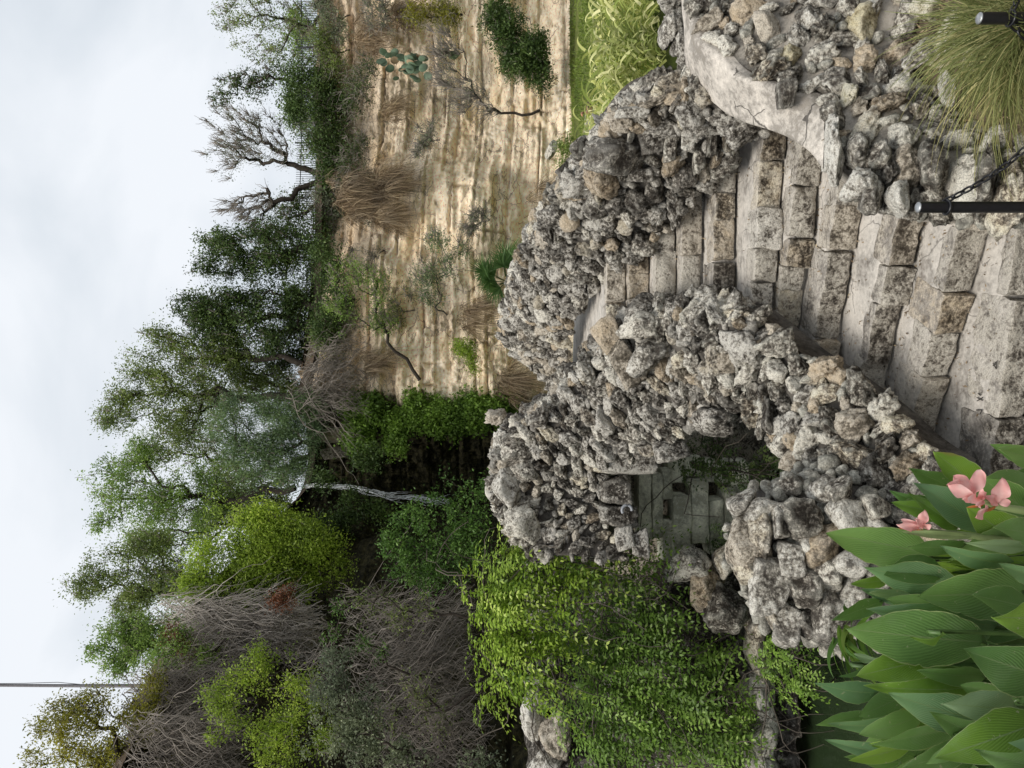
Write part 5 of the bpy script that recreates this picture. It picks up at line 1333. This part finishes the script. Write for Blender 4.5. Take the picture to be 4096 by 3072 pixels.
for q, (px, py, wx, wy) in enumerate([(2690, -20, 110, 150), (2685, 110, 80, 130), (2725, 175, 60, 90), (2740, 215, 60, 60)]):
    o, _ = big_stone(None, px, py, 5.6, wx, wy, .2, .1, 'rock_pale' if q < 2 else 'rock_dark', 'boulder', q + 2, name='bank_boulder')
    tag(o, ['pale rock cut by the right edge of the view behind the coping', 'pale rock behind the thin far end of the coping', 'grey rock below the pale ones behind the coping', 'small dark rock behind the coping nearest the water'][q], 'rock')

# far side water plants in the pond: low bushes on the talus
veg('lawn_shrub', 'low dark green clump at the edge of the lawn under the cliff', 'shrub', 27, (2300, 620), [(2265, 590, 35, 45), (2300, 640, 40, 40), (2260, 660, 30, 30)], 'olive', .10, 60, 34, branches=False, seed=95, cs=.12)

# ------------------------------------------------------------------ whistling duck standing on the lawn
m_dk = plain_mat('duck_dark_feathers', (.05, .035, .03), .8, .2); m_br = plain_mat('duck_chestnut_feathers', (.28, .15, .10), .8, .2); m_pk = plain_mat('duck_pink_bill', (.75, .30, .22), .5, .3)
def loft(name, rings, mat, parent, sides=12):
    pts = np.array([r[:3] for r in rings], float)
    V, Fc = tubes([(resample(pts, 24), resample([[r[3], 0, 0] for r in rings], 24)[:, 0])], sides)
    return add(name, V, Fc, mat, parent)
dc = P(2362, 428, 20.5); dc = dc + [0, 0, .0]
duck = thing('duck', 'chestnut and dark brown duck standing in the grass beyond the reeds', 'duck', dc - [0, 0, .16])
loft('body', [(*(dc + [.20, 0, .0]), .012), (*(dc + [.12, 0, .02]), .06), (*(dc + [0, 0, .02]), .095), (*(dc + [-.10, 0, .03]), .085), (*(dc + [-.15, 0, .07]), .055), (*(dc + [-.16, 0, .14]), .034), (*(dc + [-.16, 0, .2]), .032), (*(dc + [-.175, 0, .235]), .038), (*(dc + [-.20, 0, .24]), .025), (*(dc + [-.215, 0, .238]), .004)], m_br, duck)
loft('wing', [(*(dc + [.24, -.055, .02]), .004), (*(dc + [.13, -.065, .04]), .045), (*(dc + [0, -.06, .05]), .06), (*(dc + [-.08, -.05, .05]), .02)], m_dk, duck)
loft('bill', [(*(dc + [-.205, 0, .238]), .018), (*(dc + [-.235, 0, .232]), .013), (*(dc + [-.26, 0, .228]), .006)], m_pk, duck)
for s in (-.03, .03):
    tube_obj('leg', [(np.array([dc + [0, s, -.05], dc + [.005, s, -.11], dc + [0, s, -.17], dc + [-.05, s, -.175]]), .009)], m_pk, duck, 5)

# ------------------------------------------------------------------ chain posts
def post(px, py, Y, zb, label, r=.021):
    top = P(px, py, Y)
    root = thing('chain_post', label, 'post', (top[0], top[1], zb), 'black posts holding the chain')
    V, Fc = tubes([(np.array([[top[0], top[1], zb - .1], [top[0], top[1], top[2] - .02], [top[0], top[1], top[2] - .004]]), np.array([r, r, r * .96]))], 20)
    add('shaft', V, Fc, M['black'], root)
    D = ICO3 * [r * .97, r * .97, r * .42]; add('cap', D + [top[0], top[1], top[2] - .005], ICOF3, M['steel'], root)
    D, Fr = tubes([(np.array([[math.cos(a) * (r + .005) + top[0], math.sin(a) * (r + .005) + top[1], top[2] - .11] for a in np.linspace(0, 2 * math.pi, 17)]), .005)], 5)
    add('chain_ring', D, Fr, M['black'], root)
    return top
t1 = post(3668, 829, 2.75, .0, 'black metal post in front of the lower steps, its chain rising to the right')
t2 = post(3912, 73, 2.5, .25, 'black metal post standing in the fine grass at the right edge', .020)
t3 = post(3880, 1935, 2.6, .0, 'black metal post half hidden behind the pink canna flower')
def chain(name, a, b, sag, label, pitch=.034):
    n = 80
    t = np.linspace(0, 1, n)[:, None]
    p = a * (1 - t) + b * t; p[:, 2] -= sag * 4 * (t * (1 - t))[:, 0]
    s_ = np.concatenate([[0], np.cumsum(np.linalg.norm(np.diff(p, axis=0), axis=1))]); L_ = s_[-1]
    th = np.linspace(0, 2 * math.pi, 15)
    e = np.stack([np.cos(th) * .022 , np.sin(th) * .010, th * 0], -1)
    V, Fc = tubes([(e, .0042)], 5); lm = mesh_from('link', V, Fc, M['black'])
    root = thing(name, label, 'chain', a)
    k = int(L_ / pitch)
    for i in range(k):
        x = (i + .5) * L_ / k
        c = np.array([np.interp(x, s_, p[:, j]) for j in range(3)]); c2 = np.array([np.interp(x + .01, s_, p[:, j]) for j in range(3)])
        d = Vector(norm(c2 - c)); rot = d.to_track_quat('X', 'Z').to_matrix() @ Matrix.Rotation((math.pi / 2) * (i % 2) + .4, 3, 'X')
        o = link('link', lm); place(o, c, rot, parent=root)
chain('chain', t1 - [-.02, 0, .10], t2 - [.022, 0, .115], .25, 'black chain slung between the two posts at the lower right')
chain('chain', t2 - [-.022, 0, .115], t2 + [1.1, .3, .05], .2, 'black chain running off to the right from the post in the grass')

# ------------------------------------------------------------------ fine grass tussock and rocks on the right bank
for q, (px, py, Y, wx, wy, mt, lab) in enumerate([
    (3730, 30, 3.75, 110, 110, 'rock_yellow', 'pale rock on the bank at the far right edge, behind the grass'), (3800, 170, 3.5, 90, 150, 'rock_yellow', 'flat yellow rock half covered by the fine grass'), (3860, 235, 3.4, 190, 70, 'rock_yellow', 'tilted yellow rock under the grass, nearest the retaining wall'),
    (3690, 215, 3.65, 110, 90, 'rock_pale', 'white edged rock where the retaining wall meets the bank'), (3950, 190, 3.1, 120, 150, 'rock_yellow', 'big yellow rock in the middle of the fine grass'), (3800, 340, 3.4, 50, 110, 'rock_pale', 'slim pale stone standing at the edge of the bank soil'), (4030, 80, 3.2, 140, 120, 'rock_yellow', 'yellow rock behind the post in the grass')]):
    o, _ = big_stone(None, px, py, Y, wx, wy, .1, .2, mt, 'boulder', q, name='bank_rock'); tag(o, lab, 'rock')
rng = np.random.default_rng(14)
root = thing('grass_tussock', 'big tussock of fine green and straw coloured grass behind the right post', 'grass', P(4050, 90, 2.95))
parts = []
for (px, py, Y, n, L_) in [(4090, 60, 2.9, 900, .62), (4040, 20, 3.1, 700, .55), (4130, 180, 2.75, 700, .5), (4180, 60, 2.6, 500, .5)]:
    parts.append(blades(rng, P(px, py, Y), n, L_, .0032, (-.35, -.15, .55), .55, .38, 7, .035))
V, Fc, A = join(parts); o = add('blades', V, Fc, LM['muhly'], root, smooth=False, attr=A); o['kind'] = 'stuff'
# bark mulch and dead leaves on the bank
n = 5200
u = rng.random(n); w = rng.random(n)
ii = (u * 59).astype(int); jj = (w * 39).astype(int)
c_ = G_ = None
sbG = sb_t[:, None] * (1 - v)[None, :, None] + sb_b[:, None] * v[None, :, None] if False else None
T_ = sb_t[ii]; B_2 = sb_b[ii]
c_ = T_ * (1 - w)[:, None] + B_2 * w[:, None]; c_ = c_ + rng.normal(size=c_.shape) * [.03, .03, .004]
c_[:, 2] += .035 * fbm(c_ * 3.5, 4, 3) + .012
V, Fc, A = leaves(rng, c_, .035, 4.5, 2.5, (0, 0, 0))
o = add('mulch', V, Fc, LM['dry'], None, smooth=False, attr=A); tag(o, 'dry shredded bark and straw littering the bank soil', 'mulch', kind='stuff')

# ------------------------------------------------------------------ canna bed
def canna_mat(name, c1, c2, edge=(.34, .42, .20)):
    m, nt, b = new_mat(name)
    uv = nt.nodes.new('ShaderNodeUVMap').outputs[0]
    sp = nt.nodes.new('ShaderNodeSeparateXYZ'); nt.links.new(uv, sp.inputs[0])
    s_ = math_(nt, 'ABSOLUTE', math_(nt, 'SUBTRACT', sp.outputs[0], .5)); t_ = sp.outputs[1]
    ph = math_(nt, 'ADD', math_(nt, 'SUBTRACT', math_(nt, 'MULTIPLY', t_, 95), math_(nt, 'MULTIPLY', s_, 120)), math_(nt, 'MULTIPLY', noise(nt, pos(nt), 14, 4, .6), 9))
    vein = math_(nt, 'SINE', ph)
    rnd = nt.nodes.new('ShaderNodeObjectInfo').outputs['Random']
    n = noise(nt, pos(nt), 5, 4, .55)
    f = math_(nt, 'ADD', math_(nt, 'MULTIPLY', n, .8), math_(nt, 'MULTIPLY', rnd, .5))
    col = ramp(nt, f, [(.35, c1), (.95, c2)])
    col = mix(nt, math_(nt, 'MULTIPLY', math_(nt, 'ADD', math_(nt, 'MULTIPLY', vein, .5), .5), .12), col, tuple(min(1, x * 1.9) for x in c2))
    mid = math_(nt, 'LESS_THAN', s_, .016); col = mix(nt, math_(nt, 'MULTIPLY', mid, .75), col, (.22, .30, .14))
    ed = math_(nt, 'GREATER_THAN', s_, .483); col = mix(nt, ed, col, edge)
    n3 = noise(nt, pos(nt), 38, 4, .65)
    col = mix(nt, math_(nt, 'MULTIPLY', math_(nt, 'GREATER_THAN', n3, .675), .7), col, (.42, .42, .28))
    n5 = noise(nt, pos(nt), 4.2, 5, .6)
    br = math_(nt, 'MULTIPLY', math_(nt, 'SUBTRACT', math_(nt, 'ADD', n5, math_(nt, 'MULTIPLY', s_, .55)), .88), 14, True)
    col = mix(nt, math_(nt, 'MULTIPLY', br, .75), col, (.30, .22, .09))
    dus = math_(nt, 'MULTIPLY', math_(nt, 'SUBTRACT', noise(nt, pos(nt), 11, 6, .7), .5), 3.5, True)
    col = mix(nt, math_(nt, 'MULTIPLY', dus, .4), col, (.24, .32, .20))
    blo = noise(nt, pos(nt), 2.3, 2, .5)
    col = mix(nt, 1.0, col, ramp(nt, blo, [(.35, (.75, .8, .85)), (.65, (1.25, 1.2, 1.05))]), 'MULTIPLY')
    nt.links.new(col, b.inputs['Base Color']); b.inputs['Roughness'].default_value = .36; b.inputs['Specular IOR Level'].default_value = .45
    bump(nt, b, math_(nt, 'ADD', vein, math_(nt, 'MULTIPLY', noise(nt, pos(nt), 9, 3, .5), 2)), .25, .004)
    tr = nt.nodes.new('ShaderNodeBsdfTranslucent'); nt.links.new(mix(nt, .5, col, (.25, .45, .04), 'MIX'), tr.inputs[0])
    ms = nt.nodes.new('ShaderNodeMixShader'); ms.inputs[0].default_value = .28
    nt.links.new(b.outputs[0], ms.inputs[1]); nt.links.new(tr.outputs[0], ms.inputs[2]); nt.links.new(ms.outputs[0], nt.nodes['Material Output'].inputs[0])
    return m
CM = [canna_mat('canna_leaf', (.08, .17, .055), (.20, .34, .11)), canna_mat('canna_leaf_bright', (.10, .20, .03), (.25, .40, .07)), canna_mat('canna_leaf_pale', (.15, .24, .14), (.27, .37, .22)), canna_mat('canna_leaf_blue', (.08, .165, .085), (.18, .31, .16))]
rng = np.random.default_rng(33)
def blade_leaf(T, B, width, mat, parent, face=(0, -1, .35), bend=.12, fold=.22, name='leaf', nt_=30, ns=11, wave=.02, power=.85, mp=.85):
    T, B = np.asarray(T, float), np.asarray(B, float)
    ax = T - B; L_ = np.linalg.norm(ax); a = ax / L_
    f = norm(np.asarray(face, float) - a * np.dot(face, a)); sd_ = np.cross(a, f)
    t = np.linspace(0, 1, nt_)[:, None]; s = np.linspace(-1, 1, ns)[None, :]
    w = (np.sin(math.pi * np.clip(t, 0.0, 1) ** mp)) ** power * width / 2
    w = w * (1 - .25 * t) * 1.12
    spine = B[None] + ax[None] * t + f[None] * (-bend * L_ * (1 - np.sin(t * math.pi)) * .0 + bend * L_ * np.sin(t * math.pi)) 
    o_ = rng.uniform(0, 9)
    G = spine[:, None] + sd_[None, None] * (s * w)[..., None] + f[None, None] * (np.abs(s) * fold * w + wave * L_ * np.sin(t * 9 + o_ + s * 1.5) * np.abs(s) ** 2)[..., None]
    if name == 'leaf':
        jag = 1 + .05 * vnoise(np.stack(np.broadcast_arrays(t * 13 + o_, np.sign(s) * 5.0, s * 0), -1), 4) + .35 * np.minimum(0, vnoise(np.stack(np.broadcast_arrays(t * 7 + o_, np.sign(s) * 9.0, s * 0), -1), 9) + .72) * 1.6
        G = G - sd_[None, None] * (s * w * (np.abs(s) > .8) * (1 - jag))[..., None]
    uv = np.stack(np.broadcast_arrays((s + 1) / 2, t), -1).reshape(-1, 2)
    return add(name, G.reshape(-1, 3), grid_faces(nt_, ns), mat, parent, uv=uv)
LEAVES = [  # tip x, y, base x, y, width px, distance, material
    (3303, 2133, 3720, 2215, 165, 2.25, 0), (3452, 2267, 3830, 2360, 145, 2.1, 0), (3672, 2385, 4110, 2370, 180, 1.95, 0), (3332, 2482, 3540, 2400, 60, 2.1, 0), (3475, 2439, 3990, 2500, 150, 2.0, 0), (3385, 2514, 3950, 2570, 215, 1.9, 0),
    (3640, 2547, 3775, 2530, 40, 1.8, 1), (3427, 2704, 3720, 2635, 125, 1.9, 1), (3858, 2599, 4200, 2710, 200, 1.7, 0), (3674, 2686, 3950, 2705, 75, 1.85, 0), (3256, 2731, 3520, 2770, 90, 2.0, 0), (3970, 2469, 4260, 2480, 150, 1.65, 1),
    (3557, 1960, 3760, 2030, 80, 2.3, 0), (3565, 2010, 3790, 2060, 75, 2.25, 1), (3640, 1878, 3810, 1950, 75, 2.35, 0), (3735, 1806, 3960, 1980, 110, 2.3, 1), (3650, 1930, 3950, 2120, 125, 2.15, 0), (3630, 1970, 3830, 2110, 70, 2.2, 1),
    (3630, 2186, 3870, 2180, 80, 2.1, 0), (3762, 2186, 4050, 2250, 90, 2.0, 0), (3855, 2170, 4120, 2190, 50, 1.9, 2), (3970, 2110, 4200, 2150, 110, 1.9, 0), (3994, 2255, 4200, 2310, 90, 1.85, 0), (3994, 1797, 4180, 1850, 80, 2.1, 0), (3958, 1777, 4150, 1840, 70, 2.15, 0),
    (3868, 2029, 4120, 2200, 150, 2.1, 1), (3922, 1910, 4130, 2060, 130, 2.15, 0), (3403, 2337, 3550, 2320, 50, 2.2, 1), (3446, 2360, 3700, 2400, 70, 2.15, 0), (3475, 2372, 3660, 2385, 38, 2.05, 2),
    (3464, 2746, 3900, 2750, 90, 1.85, 1), (3552, 2771, 3960, 2890, 150, 1.8, 0), (3766, 2812, 4070, 2830, 120, 1.7, 2), (3262, 2900, 3500, 2850, 45, 2.05, 0), (3315, 2897, 3650, 2880, 75, 1.95, 0), (3438, 2938, 3680, 2860, 90, 1.85, 0), (3476, 2979, 3890, 2900, 95, 1.8, 0),
    (3394, 3042, 3650, 2975, 65, 1.85, 1), (3741, 3033, 4180, 2880, 175, 1.62, 1), (3703, 3055, 3880, 2960, 50, 1.7, 0), (4031, 2970, 4250, 2930, 110, 1.55, 0), (3672, 2686, 3900, 2720, 70, 1.95, 0), (3413, 2613, 3530, 2640, 40, 2.0, 2), (3356, 2705, 3470, 2660, 40, 2.05, 0),
    (3615, 3071, 3900, 2990, 100, 1.72, 0), (3400, 2135, 3700, 2260, 60, 2.3, 0), (3560, 2560, 3800, 2640, 80, 1.95, 0), (3720, 2850, 3950, 2960, 100, 1.78, 0), (3840, 2740, 4100, 2800, 110, 1.75, 0), (3300, 2960, 3600, 3020, 60, 1.95, 0), (3900, 3000, 4200, 3060, 120, 1.6, 0),
    (3890, 2380, 4150, 2440, 120, 1.85, 0), (3900, 1700, 4150, 1770, 60, 2.25, 0)]
LEAVES = [l for l in LEAVES if l[:2] != (3900, 1700)]
plants = {}
m_stalk = plain_mat('green_stalk', (.07, .13, .035), .45, .4, var=.25)
def plant_for(py):
    k = int(min(max((py - 1800) // 160, 0), 7))
    if k not in plants:
        names = ['canna at the top of the bed beside the end of the steps', 'canna carrying the tall pink flower', 'canna with the lone pink bud in front of the boulder pier', 'broad leaved canna in front of the middle of the boulder pier', 'canna whose largest leaf crosses the left end of the boulder pier',
                 'canna between the boulder pier and the open water', 'canna standing in front of the pond water', 'canna at the very bottom corner of the view']
        yb = 1880 + k * 165; Yb = 2.35 - .07 * k
        c = P(2048, yb, Yb); c[2] = 0.0
        plants[k] = thing('canna_plant', names[k], 'canna plant', c, 'pink flowered canna lilies in the near bed')
    return plants[k]
for q, (tx, ty, bx, by, w, Y, mi) in enumerate(LEAVES):
    pl_ = plant_for(.5 * (ty + by))
    T = P(tx, ty, Y - rng.uniform(.0, .12)); B = P(bx, by, Y + .02)
    L_ = np.linalg.norm(T - B)
    blade_leaf(T, B, w / F * Y * 1.12, CM[3 if mi == 0 and q % 3 == 1 else mi], pl_, face=(rng.normal() * .35, -1, rng.uniform(.0, .5)), bend=rng.uniform(-.05, .09), fold=rng.uniform(.08, .4), wave=rng.uniform(.008, .035), power=rng.uniform(.7, 1.0), mp=rng.uniform(.7, 1.0))
    g = np.array([pl_.matrix_world.translation[0] + rng.normal() * .05, pl_.matrix_world.translation[1] + .05, 0.0])
    tube_obj('stalk', [(resample([B + norm(T - B) * .02, B + (B - T) * .25, g * .5 + B * .5, g], 9), .006)], m_stalk, pl_, 5)
# inner leaves filling the clumps
for q in range(170):
    ty = rng.uniform(1990, 3150); tx = rng.uniform(3520, 4150) - max(0, (ty - 2600)) * .35
    if ty < 2150: tx = rng.uniform(3800, 4150)
    Y = rng.uniform(2.1, 2.55) - (ty - 1900) / 1200 * .25
    T = P(tx, ty, Y); B = P(tx + rng.uniform(220, 380), ty + rng.normal() * 90, Y + .05)
    blade_leaf(T, B, rng.uniform(70, 150) / F * Y, CM[rng.choice([0, 0, 0, 1])], plant_for(ty), face=(rng.normal() * .7, -1, rng.uniform(-.2, .7)), bend=rng.uniform(-.03, .1), fold=rng.uniform(.1, .4), power=.8, nt_=14, ns=7)
# flowers
m_pet, nt, b = new_mat('pink_petal')
n = noise(nt, pos(nt), 28, 4, .5); nt.links.new(ramp(nt, n, [(.3, (.78, .36, .35)), (.5, (.86, .50, .48)), (.7, (.90, .64, .60))]), b.inputs['Base Color']); b.inputs['Roughness'].default_value = .5
tr = nt.nodes.new('ShaderNodeBsdfTranslucent'); tr.inputs[0].default_value = (1, .45, .42, 1); ms = nt.nodes.new('ShaderNodeMixShader'); ms.inputs[0].default_value = .35
nt.links.new(b.outputs[0], ms.inputs[1]); nt.links.new(tr.outputs[0], ms.inputs[2]); nt.links.new(ms.outputs[0], nt.nodes['Material Output'].inputs[0])
m_bud = plain_mat('orange_bracts', (.50, .20, .06), .55, .3, var=.4); m_stem = plain_mat('pale_green_stem', (.22, .28, .12), .5, .3, var=.25)
def flower(parent, petals, bracts, stem, Y):
    fl_ = thing('flower', None, None, P(stem[0][0], stem[0][1], Y)); fl_.parent = parent; fl_.matrix_parent_inverse = parent.matrix_world.inverted()
    for (tx, ty, bx, by, w, dy) in petals:
        blade_leaf(P(tx, ty, Y - .02 + dy), P(bx, by, Y), w / F * Y, m_pet, fl_, face=(rng.normal() * .4, -1, .3), bend=rng.uniform(.03, .12), fold=rng.uniform(.0, .35), name='petal', nt_=20, ns=11, power=.55, mp=1.35, wave=.07)
    for (tx, ty, bx, by, w) in bracts:
        blade_leaf(P(tx, ty, Y - .01), P(bx, by, Y), w / F * Y, m_bud, fl_, bend=.03, fold=.5, name='bract', nt_=8, ns=5)
    tube_obj('flower_stem', [(resample([P(a_, b_, Y + .01) for a_, b_ in stem], 12), np.linspace(.006, .012, 12))], m_stem, fl_, 8)
flower(plant_for(2000), [(3795, 1936, 3895, 1990, 55, 0), (3812, 1903, 3900, 1975, 62, .02), (3925, 1878, 3890, 1975, 60, .01), (4008, 1912, 3985, 2015, 66, -.02), (4043, 2010, 3990, 2010, 34, .01), (3902, 2070, 3945, 2020, 46, -.02), (3878, 2008, 3925, 2000, 52, -.04),
    (3912, 2025, 3930, 1985, 40, -.05), (3935, 1962, 3910, 2000, 40, -.04), (3850, 1998, 3880, 2000, 26, 0), (3788, 1938, 3850, 1925, 18, 0), (3940, 1990, 3990, 2015, 40, -.01)],
    [(3826, 1955, 3895, 1990, 12), (3836, 1982, 3895, 1995, 10), (3845, 1945, 3893, 1985, 10), (3864, 2030, 3935, 2018, 12), (3975, 1965, 3990, 2012, 14), (3930, 2050, 3985, 2025, 12), (3858, 1965, 3900, 1995, 11)],
    [(3905, 1985), (3960, 2015), (4030, 2032), (4200, 2060)], 1.95)
flower(plant_for(2200), [(3590, 2098, 3680, 2115, 34, 0), (3605, 2080, 3685, 2105, 34, .01), (3698, 2040, 3680, 2110, 40, 0), (3722, 2098, 3690, 2112, 30, -.01), (3660, 2078, 3690, 2110, 30, -.02)],
    [(3590, 2112, 3680, 2120, 12), (3620, 2120, 3700, 2124, 12)], [(3690, 2118), (3760, 2130), (3850, 2140), (4150, 2180)], 2.05)
blade_leaf(P(3600, 2126, 2.03), P(3885, 2146, 2.04), 34 / F * 2.05, m_stem, plant_for(2200), bend=.02, fold=.6, name='bud_sheath')

# strap leaved plant hanging beside the pier, creeping greens at the pond side
root = thing('strap_leaf_plant', 'bright green strap leaved plant tucked between the boulder pier and the cannas', 'plant', P(3420, 2560, 3.6))
LM['strap'] = leaf_mat('strap_leaves', (0.060, 0.140, 0.020), (0.140, 0.260, 0.040), (0.260, 0.380, 0.080), trans=.35, rough=.35)
for i in range(34):
    a = P(3400 + rng.normal() * 40, 2530 + rng.normal() * 45, 3.6)
    V, Fc, A = blades(rng, a, 1, rng.uniform(.16, .3), .028, (rng.normal() * .8 - .7, -.5, rng.uniform(-.3, .9)), .1, .5, 7)
    add('leaf', V, Fc, LM['strap'], root, smooth=False, attr=A)
# scratched letters on the lower tread
sc_m = plain_mat('scratch_shadow', (.05, .045, .04), .9, .1)
def scratch(strokes):
    for (x0, y0, x1, y1) in strokes:
        zt_ = EYE - 2.545 + .003
        a, b_ = [np.array([(1536 - y) / (x - 2048) * (EYE - zt_), F * (EYE - zt_) / (x - 2048), zt_]) for x, y in ((x0, y0), (x1, y1))]
        tube_obj('scratched_letter', [(np.array([a, (a + b_) / 2, b_]), .003)], sc_m, stair, 4)
scratch([(3972, 1452, 3985, 1476), (3985, 1446, 3985, 1476), (3972, 1464, 3985, 1446), (3908, 1590, 3930, 1602), (3930, 1590, 3908, 1604), (3905, 1640, 3928, 1640), (3928, 1640, 3920, 1656), (3912, 1574, 3922, 1582)])

rng = np.random.default_rng(71)
pts = []
for k, (D, Lp, Rp) in enumerate(STEPS):
    if k == 0: continue
    pv_ = STEPS[k - 1]
    n = 130 if k > 5 else 60
    t = rng.random(n)[:, None]; w = 1 - rng.random(n)[:, None] ** 2.2 * .95
    a_ = np.array(Lp)[None] * (1 - t) + np.array(Rp)[None] * t
    b_2 = np.array(pv_[1])[None] * (1 - t) + np.array(pv_[2])[None] * t
    c_ = a_ * (1 - w) + (b_2 - [0, .01]) * w
    pts.append(np.column_stack([c_, np.full(n, EYE - D + .006)]))
c_ = np.concatenate(pts)
V, Fc, A = leaves(rng, c_, .022, 2.4, 2.5, None)
o = add('leaf_litter', V, Fc, LM['dry'], None, smooth=False, attr=A); tag(o, 'dry leaf crumbs gathered along the backs of the treads', 'litter', kind='stuff')
